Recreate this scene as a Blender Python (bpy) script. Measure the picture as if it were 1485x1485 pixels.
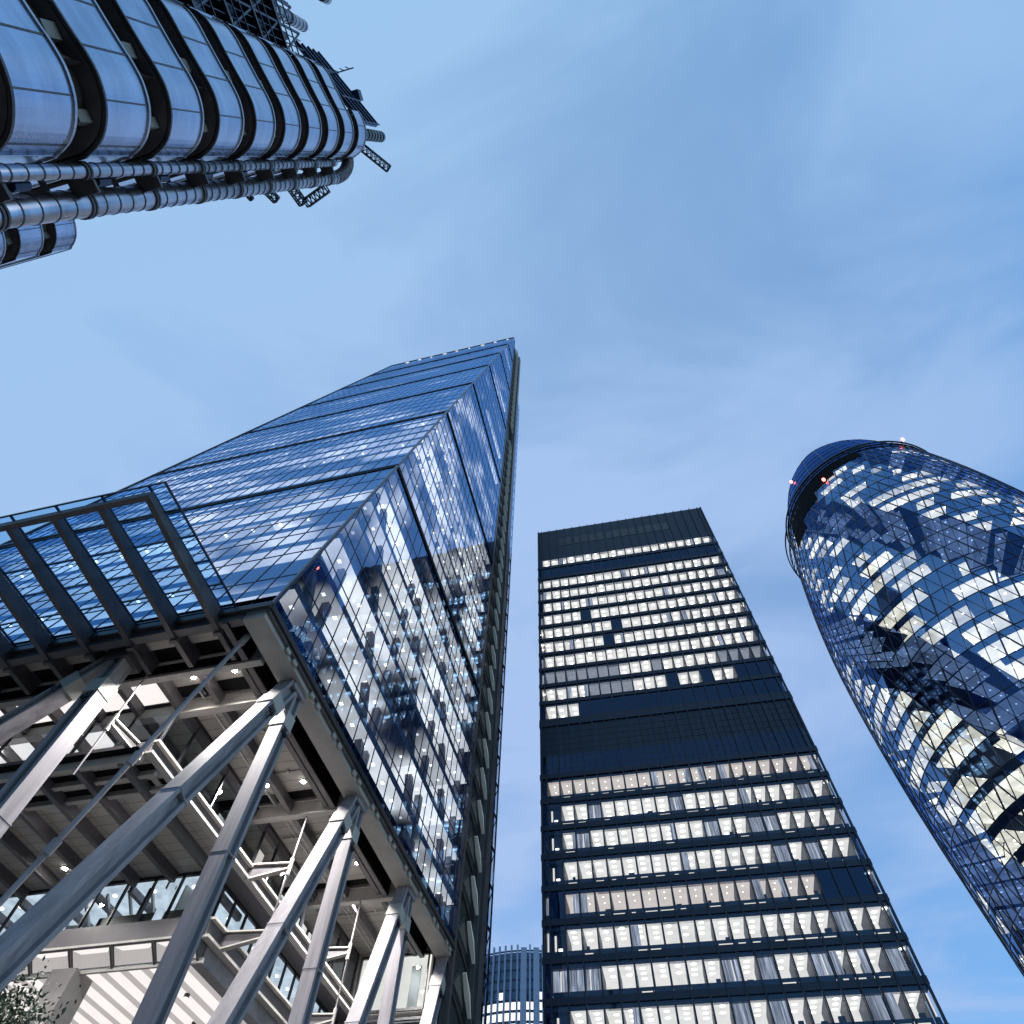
import bpy, bmesh, math, random
from mathutils import Vector, Matrix
random.seed(7)
for o in list(bpy.data.objects):
    bpy.data.objects.remove(o, do_unlink=True)
S = bpy.context.scene
COL = S.collection
rad = math.radians

# ------------------------------------------------------------------ camera, sky, sun, exposure
cam_d = bpy.data.cameras.new("camera")
cam = bpy.data.objects.new("camera", cam_d)
COL.objects.link(cam)
CAMW = ((0.97256586, 0.18622233, 0.13941628),
        (0.23076139, -0.8480718, -0.47699413),
        (0.02940805, 0.4960801, -0.8677786))
m = Matrix(CAMW).to_4x4()
m.translation = (0, 0, 1.6)
cam.matrix_world = m
cam_d.sensor_width = 36
cam_d.lens = 900 / 1485 * 36
cam_d.clip_start = 0.1
cam_d.clip_end = 5000
S.camera = cam

SUN_EL, SUN_AZ = rad(5.0), rad(98.0)
W = bpy.data.worlds.new("World")
S.world = W
W.use_nodes = True
nt = W.node_tree
nt.nodes.clear()
N = lambda t, **k: (lambda n: ([setattr(n, a, b) for a, b in k.items()], n)[1])(nt.nodes.new(t))
sky = N("ShaderNodeTexSky", sky_type='NISHITA', sun_disc=False, sun_elevation=SUN_EL, sun_rotation=SUN_AZ)
sky.air_density = 1.0; sky.dust_density = 0.3; sky.ozone_density = 6.0
SKY_GAIN = 6.0
tc = N("ShaderNodeTexCoord")
sep = N("ShaderNodeSeparateXYZ")
nt.links.new(tc.outputs["Generated"], sep.inputs[0])
zc = N("ShaderNodeMath", operation='MAXIMUM'); zc.inputs[1].default_value = 0.18
nt.links.new(sep.outputs[2], zc.inputs[0])
dv = N("ShaderNodeVectorMath", operation='DIVIDE')
cz = N("ShaderNodeCombineXYZ")
for i in range(3): nt.links.new(zc.outputs[0], cz.inputs[i])
nt.links.new(tc.outputs["Generated"], dv.inputs[0]); nt.links.new(cz.outputs[0], dv.inputs[1])
ns = N("ShaderNodeTexNoise"); ns.inputs["Scale"].default_value = 1.7; ns.inputs["Detail"].default_value = 8
ns.inputs["Roughness"].default_value = 0.56; ns.inputs["Distortion"].default_value = 0.5
mp = N("ShaderNodeMapping"); mp.inputs["Location"].default_value = (7.7, 3.1, 0.0); mp.inputs["Rotation"].default_value = (0, 0, 0.6)
mp.inputs["Scale"].default_value = (0.75, 1.25, 1)
nt.links.new(dv.outputs[0], mp.inputs[0]); nt.links.new(mp.outputs[0], ns.inputs["Vector"])
rp = N("ShaderNodeMapRange"); rp.inputs[1].default_value = 0.36; rp.inputs[2].default_value = 0.68
rp.inputs[3].default_value = 0.0; rp.inputs[4].default_value = 1.0
rp.interpolation_type = 'SMOOTHSTEP'
nt.links.new(ns.outputs[0], rp.inputs[0])
# thin high cloud lies over most of the sky and thins out towards the east and overhead
ax = N("ShaderNodeVectorMath", operation='DOT_PRODUCT'); ax.inputs[1].default_value = (-0.55, -0.02, 0.20)
nt.links.new(tc.outputs["Generated"], ax.inputs[0])
ag = N("ShaderNodeMapRange"); ag.inputs[1].default_value = -0.30; ag.inputs[2].default_value = 0.50
ag.inputs[3].default_value = 0.34; ag.inputs[4].default_value = 0.92
nt.links.new(ax.outputs["Value"], ag.inputs[0])
fm = N("ShaderNodeMath", operation='MULTIPLY_ADD'); fm.inputs[1].default_value = 0.40
nt.links.new(rp.outputs[0], fm.inputs[0]); nt.links.new(ag.outputs[0], fm.inputs[2])
fm.use_clamp = True
mul = N("ShaderNodeMix", data_type='RGBA', blend_type='MULTIPLY'); mul.inputs[0].default_value = 1
nt.links.new(sky.outputs[0], mul.inputs[6]); mul.inputs[7].default_value = (SKY_GAIN * 0.95, SKY_GAIN * 1.38, SKY_GAIN * 1.10, 1)
mx = N("ShaderNodeMix", data_type='RGBA')
nt.links.new(fm.outputs[0], mx.inputs[0])
nt.links.new(mul.outputs[2], mx.inputs[6])
cy1 = N("ShaderNodeMapRange"); cy1.inputs[1].default_value = -0.35; cy1.inputs[2].default_value = 0.7
nt.links.new(sep.outputs[1], cy1.inputs[0])
cc = N("ShaderNodeMix", data_type='RGBA'); nt.links.new(cy1.outputs[0], cc.inputs[0])
cc.inputs[6].default_value = (3.9, 6.7, 10.2, 1); cc.inputs[7].default_value = (4.7, 6.6, 10.4, 1)
nt.links.new(cc.outputs[2], mx.inputs[7])
bg = N("ShaderNodeBackground"); bg.inputs[1].default_value = 0.072
nt.links.new(mx.outputs[2], bg.inputs[0])
ow = N("ShaderNodeOutputWorld"); nt.links.new(bg.outputs[0], ow.inputs[0])

sl = bpy.data.lights.new("sun", 'SUN'); sl.energy = 0.22; sl.angle = rad(30); sl.color = (1, .80, .66)
so = bpy.data.objects.new("sun", sl); COL.objects.link(so)
sd = Vector((math.sin(SUN_AZ) * math.cos(SUN_EL + .2), math.cos(SUN_AZ) * math.cos(SUN_EL + .2), math.sin(SUN_EL + .2)))
so.rotation_euler = (-sd).to_track_quat('-Z', 'Y').to_euler()

vs = S.view_settings
S.display_settings.display_device = 'sRGB'
vs.view_transform = 'Standard'; vs.look = 'None'; vs.exposure = 0.22; vs.gamma = 1.0; vs.use_curve_mapping = False
S.render.engine = 'CYCLES'
cy = S.cycles
cy.max_bounces = 8; cy.diffuse_bounces = 2; cy.glossy_bounces = 4; cy.transmission_bounces = 4
cy.transparent_max_bounces = 24; cy.caustics_reflective = False; cy.caustics_refractive = False
cy.sample_clamp_indirect = 3.0; cy.use_denoising = True

# ------------------------------------------------------------------ materials
MATS = {}
class Nodes:
    def __init__(s, name):
        s.m = bpy.data.materials.new(name); s.m.use_nodes = True
        s.t = s.m.node_tree; s.t.nodes.clear()
        s.out = s.n("ShaderNodeOutputMaterial")
        MATS[name] = s.m
    def n(s, typ, **k):
        x = s.t.nodes.new(typ)
        for a, b in k.items(): setattr(x, a, b)
        return x
    def l(s, a, b): s.t.links.new(a, b)
    def math(s, op, a, b=None, c=None, clamp=False):
        x = s.n("ShaderNodeMath", operation=op); x.use_clamp = clamp
        for i, v in enumerate((a, b, c)):
            if v is None: continue
            if isinstance(v, (int, float)): x.inputs[i].default_value = v
            else: s.l(v, x.inputs[i])
        return x.outputs[0]
    def pos(s):
        g = s.n("ShaderNodeNewGeometry"); p = s.n("ShaderNodeSeparateXYZ"); s.l(g.outputs["Position"], p.inputs[0])
        return g, p.outputs[0], p.outputs[1], p.outputs[2]
    def white(s, x, y, z):
        c = s.n("ShaderNodeCombineXYZ")
        for i, v in enumerate((x, y, z)):
            if isinstance(v, (int, float)): c.inputs[i].default_value = v
            else: s.l(v, c.inputs[i])
        w = s.n("ShaderNodeTexWhiteNoise", noise_dimensions='3D'); s.l(c.outputs[0], w.inputs[0])
        return w
    def noise(s, scale, detail=4, vec=None, rough=.5):
        w = s.n("ShaderNodeTexNoise"); w.inputs["Scale"].default_value = scale; w.inputs["Detail"].default_value = detail
        w.inputs["Roughness"].default_value = rough
        if vec is None:
            t = s.n("ShaderNodeNewGeometry"); vec = t.outputs["Position"]
        s.l(vec, w.inputs["Vector"])
        return w.outputs[0]
    def ramp(s, fac, c0, c1, a=.35, b=.65):
        r = s.n("ShaderNodeMapRange"); r.inputs[1].default_value = a; r.inputs[2].default_value = b; s.l(fac, r.inputs[0])
        x = s.n("ShaderNodeMix", data_type='RGBA'); s.l(r.outputs[0], x.inputs[0])
        x.inputs[6].default_value = (*c0, 1); x.inputs[7].default_value = (*c1, 1)
        return x.outputs[2]

def paint(name, c, rough=.5, metal=0.0, var=.18, scale=1.2, spec=.5, streak=None, bump=0):
    s = Nodes(name)
    b = s.n("ShaderNodeBsdfPrincipled")
    vec = None
    if streak:
        g = s.n("ShaderNodeNewGeometry"); mp = s.n("ShaderNodeVectorMath", operation='MULTIPLY'); mp.inputs[1].default_value = streak
        s.l(g.outputs["Position"], mp.inputs[0]); vec = mp.outputs[0]
    f = s.noise(scale, 6, vec, .6)
    s.l(s.ramp(f, [v * (1 - var) for v in c], [min(1, v * (1 + var)) for v in c]), b.inputs["Base Color"])
    rr = s.n("ShaderNodeMapRange"); rr.inputs[3].default_value = max(.03, rough - .1); rr.inputs[4].default_value = rough + .1
    s.l(f, rr.inputs[0]); s.l(rr.outputs[0], b.inputs["Roughness"])
    b.inputs["Metallic"].default_value = metal
    b.inputs["Specular IOR Level"].default_value = spec
    if bump:
        bp = s.n("ShaderNodeBump"); bp.inputs["Strength"].default_value = bump; bp.inputs["Distance"].default_value = .02
        s.l(f, bp.inputs["Height"]); s.l(bp.outputs[0], b.inputs["Normal"])
    s.l(b.outputs[0], s.out.inputs[0])
    return s.m

def glass(name, f0, tint, refl=(1, 1, 1), rough=.012, wob=.012, wave=.01, wscale=.5):
    s = Nodes(name)
    g = s.n("ShaderNodeNewGeometry")
    wn = s.n("ShaderNodeTexWhiteNoise", noise_dimensions='1D'); s.l(g.outputs["Random Per Island"], wn.inputs["W"])
    a = s.n("ShaderNodeVectorMath", operation='SUBTRACT'); s.l(wn.outputs["Color"], a.inputs[0]); a.inputs[1].default_value = (.5, .5, .5)
    sc = s.n("ShaderNodeVectorMath", operation='SCALE'); s.l(a.outputs[0], sc.inputs[0]); sc.inputs["Scale"].default_value = wob
    nz = s.n("ShaderNodeTexNoise"); nz.inputs["Scale"].default_value = wscale; nz.inputs["Detail"].default_value = 2
    s.l(g.outputs["Position"], nz.inputs["Vector"])
    a2 = s.n("ShaderNodeVectorMath", operation='SUBTRACT'); s.l(nz.outputs["Color"], a2.inputs[0]); a2.inputs[1].default_value = (.5, .5, .5)
    sc2 = s.n("ShaderNodeVectorMath", operation='SCALE'); s.l(a2.outputs[0], sc2.inputs[0]); sc2.inputs["Scale"].default_value = wave
    ad = s.n("ShaderNodeVectorMath", operation='ADD'); s.l(sc.outputs[0], ad.inputs[0]); s.l(sc2.outputs[0], ad.inputs[1])
    ad2 = s.n("ShaderNodeVectorMath", operation='ADD'); s.l(ad.outputs[0], ad2.inputs[0]); s.l(g.outputs["Normal"], ad2.inputs[1])
    nn = s.n("ShaderNodeVectorMath", operation='NORMALIZE'); s.l(ad2.outputs[0], nn.inputs[0])
    lw = s.n("ShaderNodeLayerWeight"); lw.inputs[0].default_value = .5
    p5 = s.math('POWER', lw.outputs["Facing"], 5.0)
    fac = s.math('MULTIPLY_ADD', p5, 1 - f0, f0, clamp=True)
    gl = s.n("ShaderNodeBsdfGlossy"); gl.inputs["Color"].default_value = (*refl, 1); gl.inputs["Roughness"].default_value = rough
    s.l(nn.outputs[0], gl.inputs["Normal"])
    tr = s.n("ShaderNodeBsdfTransparent"); tr.inputs[0].default_value = (*tint, 1)
    mx = s.n("ShaderNodeMixShader"); s.l(fac, mx.inputs[0]); s.l(tr.outputs[0], mx.inputs[1]); s.l(gl.outputs[0], mx.inputs[2])
    s.l(mx.outputs[0], s.out.inputs[0])
    return s.m

def lamp(name, c, st, sample=False, var=0.0, vscale=1.0):
    s = Nodes(name)
    e = s.n("ShaderNodeEmission"); e.inputs[0].default_value = (*c, 1); e.inputs[1].default_value = st
    if var:
        f = s.noise(vscale, 3)
        s.l(s.math('MULTIPLY_ADD', f, st * var * 2, st * (1 - var)), e.inputs[1])
    s.l(e.outputs[0], s.out.inputs[0])
    s.m.cycles.emission_sampling = 'AUTO' if sample else 'NONE'
    return s.m

def lit_ceiling(name, cx, cy_, fl, z0, prob, base, spot, px_, py_, warm=(1, .93, .82), off=(.2, .21, .24), prob_top=None, duty=(.13, .2), soft=False, polar=None):
    """Office ceiling: rooms of cx by cy_ metres that are lit or dark, each lit one with rows of luminaires."""
    s = Nodes(name)
    g, x, y, z = s.pos()
    if polar:
        dx, dy = s.math('SUBTRACT', x, polar[0]), s.math('SUBTRACT', y, polar[1])
        an = s.math('ARCTAN2', dy, dx); rr = s.math('SQRT', s.math('ADD', s.math('MULTIPLY', dx, dx), s.math('MULTIPLY', dy, dy)))
        x, y = s.math('MULTIPLY', an, 25.0), rr
    ix = s.math('FLOOR', s.math('DIVIDE', x, cx)); iy = s.math('FLOOR', s.math('DIVIDE', y, cy_))
    iz = s.math('FLOOR', s.math('DIVIDE', s.math('SUBTRACT', z, z0), fl))
    w = s.white(ix, iy, iz)
    if prob_top is not None:
        mr = s.n("ShaderNodeMapRange"); mr.inputs[1].default_value = 30; mr.inputs[2].default_value = 150; mr.inputs[3].default_value = prob; mr.inputs[4].default_value = prob_top
        s.l(z, mr.inputs[0]); pr = mr.outputs[0]
    else: pr = prob
    on = s.math('LESS_THAN', w.outputs["Value"], pr)
    if soft:
        cv = s.n("ShaderNodeCombineXYZ"); s.l(s.math('MULTIPLY', x, .075), cv.inputs[0]); s.l(s.math('MULTIPLY', y, .085), cv.inputs[1]); s.l(s.math('MULTIPLY', iz, 3.7), cv.inputs[2])
        on = s.n("ShaderNodeMapRange"); on.interpolation_type = 'SMOOTHSTEP'
        lo = s.math('SUBTRACT', .72, s.math('MULTIPLY', pr, .42)); s.l(lo, on.inputs[1]); s.l(s.math('ADD', lo, .16), on.inputs[2])
        s.l(s.noise(1.0, 3, cv.outputs[0]), on.inputs[0]); on = on.outputs[0]
    w2 = s.white(iy, iz, ix)
    lev = s.math('MULTIPLY_ADD', w2.outputs["Value"], .7, .5)
    fx = s.math('ABSOLUTE', s.math('SUBTRACT', s.math('FRACT', s.math('DIVIDE', x, px_)), .5))
    fy = s.math('ABSOLUTE', s.math('SUBTRACT', s.math('FRACT', s.math('DIVIDE', y, py_)), .5))
    inn = s.math('MULTIPLY', s.math('LESS_THAN', fx, duty[0]), s.math('LESS_THAN', fy, duty[1]))
    if soft:
        fz = s.n("ShaderNodeMapRange"); fz.inputs[1].default_value = 40; fz.inputs[2].default_value = 105; fz.inputs[3].default_value = 1; fz.inputs[4].default_value = .12
        s.l(z, fz.inputs[0]); inn = s.math('MULTIPLY', inn, fz.outputs[0])
    st = s.math('MULTIPLY_ADD', inn, spot, base)
    st = s.math('MULTIPLY', s.math('MULTIPLY', st, lev), on)
    st = s.math('MULTIPLY', st, s.math('MULTIPLY_ADD', s.noise(.35, 2), 1.5, .3))
    sn = s.n("ShaderNodeSeparateXYZ"); s.l(g.outputs["True Normal"], sn.inputs[0])
    down = s.math('LESS_THAN', sn.outputs[2], -.5)
    st = s.math('MULTIPLY', st, down)
    e = s.n("ShaderNodeEmission"); e.inputs[0].default_value = (*warm, 1); s.l(st, e.inputs[1])
    d = s.n("ShaderNodeBsdfDiffuse"); d.inputs[0].default_value = (*off, 1)
    ad = s.n("ShaderNodeAddShader"); s.l(e.outputs[0], ad.inputs[0]); s.l(d.outputs[0], ad.inputs[1])
    s.l(ad.outputs[0], s.out.inputs[0])
    s.m.cycles.emission_sampling = 'NONE'
    return s.m

def planks(name, c, pitch, axis=1, dark=.18):
    s = Nodes(name); g, x, y, z = s.pos()
    v = (x, y, z)[axis]; u = (y, x, x)[axis]
    t = s.math('DIVIDE', v, pitch)
    seam = s.math('LESS_THAN', s.math('FRACT', t), .045)
    u2 = s.math('DIVIDE', u, 2.66)
    seam2 = s.math('LESS_THAN', s.math('FRACT', u2), .012)
    seam = s.math('MAXIMUM', seam, seam2)
    w = s.white(s.math('FLOOR', t), s.math('FLOOR', u2), 0)
    vv = s.math('MULTIPLY_ADD', w.outputs["Value"], .16, .92)
    nz = s.math('MULTIPLY_ADD', s.noise(2.5, 5), .3, .85)
    vv = s.math('MULTIPLY', vv, nz)
    vv = s.math('MULTIPLY', vv, s.math('MULTIPLY_ADD', seam, -(1 - dark), 1))
    mx = s.n("ShaderNodeVectorMath", operation='SCALE'); mx.inputs[0].default_value = c; s.l(vv, mx.inputs["Scale"])
    b = s.n("ShaderNodeBsdfPrincipled"); b.inputs["Roughness"].default_value = .55; s.l(mx.outputs[0], b.inputs["Base Color"])
    s.l(b.outputs[0], s.out.inputs[0])
    return s.m

paint("frame_steel", (.225, .21, .235), .62, 0, .26, 1.6, streak=(1.3, 1.3, .12), bump=.05)
paint("pale_steel", (.34, .325, .31), .6, 0, .1, .8)
paint("grey_steel", (.085, .08, .088), .5, 0, .15)
paint("dark_steel", (.075, .07, .075), .4, .3, .2)
paint("black_metal", (.018, .019, .024), .35, .2, .2)
paint("black_recess", (.006, .006, .007), .9, 0, .2, 1.2, .08)
paint("band_black", (.008, .011, .02), .7, 0, .2, 1.2, .2)
paint("blue_mullion", (.012, .022, .05), .3, .3, .2)
paint("slab_frame", (.010, .015, .032), .4, .2, .25, .7)
paint("slab_louvre", (.014, .02, .036), .4, .3, .35, .9, streak=(3, 3, .2))
paint("brushed_steel", (.42, .50, .64), .27, 1, .14, .8, streak=(.5, .5, 1.6), bump=.03)
paint("duct_steel", (.46, .47, .52), .30, 1, .16, 1.4)
paint("brown_soffit", (.105, .09, .09), .6, .1, .25)
paint("strut_white", (.90, .81, .70), .55, 0, .06)  # near-white steel, with the warm light on it put into the colour
paint("bulkhead_grey", (.22, .21, .21), .5, 0, .1)
paint("blue_gantry", (.16, .30, .58), .4, .2, .2)
paint("navy_steel", (.02, .035, .075), .4, .3, .2)
paint("spandrel_blue", (.035, .06, .13), .35, .2, .25, .4)
paint("blind", (.5, .5, .52), .8)
paint("wood_panel", (.10, .08, .055), .5, 0, .4, 2, streak=(.3, .3, 6))
paint("asphalt", (.05, .05, .052), .8, 0, .25, 3)
paint("pavement_stone", (.33, .32, .30), .7, 0, .2, 2)
paint("terrain", (.12, .12, .12), .8, 0, .2, .05)
paint("road_paint", (.75, .75, .72), .6, 0, .1, 4)
paint("core_grey", (.20, .19, .20), .5, 0, .2)
paint("concrete_pale", (.22, .205, .20), .6, 0, .1)
paint("interior_dark", (.035, .04, .045), .5, 0, .4, .6)
paint("office_wall", (.42, .42, .42), .7, 0, .2, .3)
paint("bark", (.08, .06, .045), .8, 0, .3, 6)
paint("bluish_pier", (.30, .34, .48), .5, 0, .1)
paint("mesh_panel", (.12, .11, .10), .6, .2, .2, 12)
planks("soffit_plank", (.27, .255, .235), .92)
planks("slab_plank", (.30, .285, .265), .78)
# leaves
s = Nodes("foliage"); b = s.n("ShaderNodeBsdfPrincipled"); b.inputs["Roughness"].default_value = .5
g = s.n("ShaderNodeNewGeometry")
s.l(s.ramp(g.outputs["Random Per Island"], (.010, .022, .010), (.035, .06, .028), 0, 1), b.inputs["Base Color"])
s.l(b.outputs[0], s.out.inputs[0])

glass("wedge_glass", .24, (.68, .78, .92), (.31, .59, 1.0), .010, .014, .02)
glass("canopy_glass", .03, (.70, .86, .96), (.7, .85, 1), .01, .006, .004)
glass("lobby_glass", .06, (.80, .86, .88), (.8, .9, 1), .01, .012, .012)
glass("slab_glass", .05, (.80, .83, .86), (.55, .72, 1), .012, .02, .012)
glass("slab_glass_dark", .07, (.05, .09, .17), (.42, .62, 1), .012, .02, .012)
glass("dome_glass", .32, (.80, .85, .86), (.27, .55, 1), .02, .010, .008)
glass("dome_glass_dark", .09, (.05, .09, .20), (.17, .40, 1.0), .02, .010, .008)
glass("far_glass", .10, (.8, .85, .92), (.5, .7, 1), .02, .02, .01)
lit_ceiling("wedge_ceiling", 7.0, 8.0, 4.0, 26.5, .92, 1.15, 5.0, 2.6, 2.1, (1, .95, .88), (.16, .18, .24), .48, (.05, .07), True)
lit_ceiling("dome_ceiling", 3.3, 40.0, 4.12, 0.5, .93, 1.15, 5.0, 2.2, 2.4, (1, .94, .80), (.12, .18, .30), .46, (.08, .08), False, (68.5, 100.65))
lit_ceiling("lobby_ceiling", 2.66, 9.0, 4.0, 0, 1.0, .85, 2.2, 2.66, 4.0, (1, .95, .92), (.7, .68, .66))
lamp("room_lit", (1, .96, .89), .84, var=.24, vscale=.8)
lamp("room_warm", (1, .89, .80), .66, var=.2, vscale=.6)
lamp("room_dim", (.85, .9, 1.0), .3, var=.4, vscale=2.0)
lamp("sill_glint", (1, .93, .82), .9)  # reflected glints on the lower glass, painted as emission
lamp("luminaire", (1, .97, .90), 3.2)
lamp("downlight_lens", (1, .96, .90), 90)
lamp("red_lens", (1, .12, .08), 14)
lamp("white_glow_panel", (1, .93, .91), .86, sample=True, var=.10, vscale=.5)  # emission stands in for light falling on the white ceilings
lamp("dim_glow_panel", (1, .93, .92), .42, sample=True, var=.12, vscale=.5)  # dimmer emission in place of light on grey strips and coffer sides
lamp("blue_room", (.74, .86, 1.0), .75, var=.6, vscale=1.1)
lamp("far_window", (1, .95, .80), 1.5, var=.35, vscale=.35)
s = Nodes("curtain_lit"); e = s.n("ShaderNodeEmission"); e.inputs[0].default_value = (.72, .80, .98, 1)
g = s.n("ShaderNodeNewGeometry"); mp = s.n("ShaderNodeVectorMath", operation='MULTIPLY'); mp.inputs[1].default_value = (5, 5, .25); s.l(g.outputs["Position"], mp.inputs[0])
s.l(s.math('MULTIPLY', s.math('POWER', s.noise(1.0, 4, mp.outputs[0], .7), 3.0), 2.6), e.inputs[1]); s.l(e.outputs[0], s.out.inputs[0]); s.m.cycles.emission_sampling = 'NONE'

# ------------------------------------------------------------------ helpers
class MB:
    """Collects polygons with material slots and links them as ONE mesh object."""
    def __init__(s): s.v = []; s.f = []; s.mi = []; s.mats = []
    def mat(s, name):
        if name not in s.mats: s.mats.append(name)
        return s.mats.index(name)
    def poly(s, pts, mat):
        i = len(s.v); s.v += [tuple(p) for p in pts]; s.f.append(tuple(range(i, i + len(pts)))); s.mi.append(s.mat(mat))
    def mesh(s, pts, faces, mat):
        i = len(s.v); s.v += [tuple(p) for p in pts]; k = s.mat(mat)
        for f in faces: s.f.append(tuple(i + j for j in f)); s.mi.append(k)
    def box(s, x0, x1, y0, y1, z0, z1, mat, T=None):
        p = [(x, y, z) for z in (z0, z1) for x, y in ((x0, y0), (x1, y0), (x1, y1), (x0, y1))]
        if T: p = [T(*q) for q in p]
        s.mesh(p, [(3, 2, 1, 0), (4, 5, 6, 7), (0, 1, 5, 4), (1, 2, 6, 5), (2, 3, 7, 6), (3, 0, 4, 7)], mat)
    def bar(s, p, q, w, h, mat, up=(0, 0, 1), w2=None, h2=None):
        p = Vector(p); q = Vector(q); d = (q - p).normalized(); u = Vector(up)
        a = d.cross(u)
        if a.length < 1e-4: a = d.cross(Vector((1, 0, 0)))
        a.normalize(); u = a.cross(d).normalized()
        pts = []
        for c, ww, hh in ((p, w, h), (q, w2 or w, h2 or h)):
            for i, j in ((-1, -1), (1, -1), (1, 1), (-1, 1)): pts.append(c + a * (i * ww / 2) + u * (j * hh / 2))
        s.mesh(pts, [(3, 2, 1, 0), (4, 5, 6, 7), (0, 1, 5, 4), (1, 2, 6, 5), (2, 3, 7, 6), (3, 0, 4, 7)], mat)
    def tube(s, p, q, r, mat, n=10, r2=None, caps=True):
        p = Vector(p); q = Vector(q); d = (q - p).normalized()
        a = d.orthogonal().normalized(); b = d.cross(a); r2 = r if r2 is None else r2
        pts = [c + (a * math.cos(2 * math.pi * i / n) + b * math.sin(2 * math.pi * i / n)) * rr for c, rr in ((p, r), (q, r2)) for i in range(n)]
        fs = [(i, (i + 1) % n, n + (i + 1) % n, n + i) for i in range(n)]
        if caps: fs += [tuple(reversed(range(n))), tuple(range(n, 2 * n))]
        s.mesh(pts, fs, mat)
    def prism(s, poly, z0, z1, mat, top=True, bot=True, matb=None):
        n = len(poly); pts = [(x, y, z0) for x, y in poly] + [(x, y, z1) for x, y in poly]
        s.mesh(pts, [(i, (i + 1) % n, n + (i + 1) % n, n + i) for i in range(n)], mat)
        if top: s.mesh([(x, y, z1) for x, y in poly], [tuple(range(n))], mat)
        if bot: s.mesh([(x, y, z0) for x, y in poly], [tuple(reversed(range(n)))], matb or mat)
    def build(s, name, parent=None, smooth=False):
        me = bpy.data.meshes.new(name)
        off = Vector((0, 0, 0)); o = bpy.data.objects.new(name, me)
        if parent is not None:
            o.parent = parent; q = parent
            while q: off += q.location; q = q.parent
        me.from_pydata([(x - off.x, y - off.y, z - off.z) for x, y, z in s.v], [], s.f)
        for k in s.mats: me.materials.append(MATS[k])
        me.polygons.foreach_set("material_index", s.mi)
        if smooth: me.polygons.foreach_set("use_smooth", [True] * len(s.f))
        me.update(); COL.objects.link(o)
        return o

def thing(name, loc, label, cat, group=None):
    o = bpy.data.objects.new(name, None); COL.objects.link(o); o.location = loc
    o.empty_display_size = 1
    o["label"] = label; o["category"] = cat
    if group: o["group"] = group
    return o
def structure(o): o["kind"] = "structure"; return o

RM = Matrix(CAMW).transposed()
def proj(P):
    v = RM @ (Vector(P) - Vector((0, 0, 1.6)))
    if v.z > -.1: return None
    return (742.5 + 900 * v.x / -v.z, 742.5 - 900 * v.y / -v.z)
def shown(pts):
    """Picture area of a face, zero when most of it lies outside the frame."""
    q = [proj(p) for p in pts]
    if any(a is None for a in q): return 0
    cx = sum(a[0] for a in q) / len(q); cy_ = sum(a[1] for a in q) / len(q)
    if not (5 < cx < 1480 and 5 < cy_ < 1480): return 0
    return abs(sum(q[i][0] * q[i - 1][1] - q[i - 1][0] * q[i][1] for i in range(len(q)))) / 2
def many(root, name, items, geo, key, most=100):
    """The items that show largest become parts of their own, the rest one part of the thing."""
    order = sorted(range(len(items)), key=lambda i: -key(items[i]))
    for i in order[:most]:
        mb = MB(); geo(mb, items[i]); mb.build(name, root)
    if len(items) > most:
        mb = MB()
        for i in order[most:]: geo(mb, items[i])
        mb.build(name, root)["kind"] = "stuff"

# ------------------------------------------------------------------ ground
mb = MB(); mb.poly([(-1500, -1500, -.12), (1500, -1500, -.12), (1500, 1500, -.12), (-1500, 1500, -.12)], "terrain"); structure(mb.build("ground"))
mb = MB(); mb.box(-160, 160, -6.5, 3.0, -.3, -.10, "asphalt"); structure(mb.build("road"))
mb = MB(); mb.box(-160, 160, 3.02, 68, -.3, 0, "pavement_stone"); structure(mb.build("pavement"))
mb = MB()
for i in range(-12, 13): mb.box(i * 6 - 1.2, i * 6 + 1.2, -1.85, -1.75, -.099, -.096, "road_paint")
structure(mb.build("road_marking"))

# ------------------------------------------------------------------ wedge tower
XE, XW = -18.4, -64.6
Y0, Z0, YN, ZT = 17.4, 28.0, 53.4, 223.6
KS = (52.7 - Y0) / (ZT - Z0)
ys = lambda z: Y0 + (z - Z0) * KS
wedge = thing("wedge_tower", (-41, 35, 0), "tallest blue glass tower, its leaning face narrowing to a point above slanted steel legs", "skyscraper")

# floors with lit ceilings
n = 0
for k in range(1, 49):
    z = Z0 + 4 * k
    y0 = ys(z) + .55
    mb = MB(); mb.box(XW + .4, XE - .35, y0, YN - .05, z - .75, z - .1, "wedge_ceiling"); mb.build("floor_slab", wedge)
mb = MB()
mb.box(XW + .3, XE - 1.6, YN, YN + 7.6, 0, ZT - 1, "core_grey")
mb.build("core", wedge)
# inner partitions that stop the view running through the floors
for k in range(24):
    z = Z0 + 4 * k; y1 = YN - .3
    for j in range(3):
        if random.random() < .55:
            x = XE - 7 - j * 6.2; mb = MB(); mb.box(x, x + .12, ys(z) + 5, y1, z - .08, z + 3.2, "office_wall"); mb.build("partition", wedge)
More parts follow.
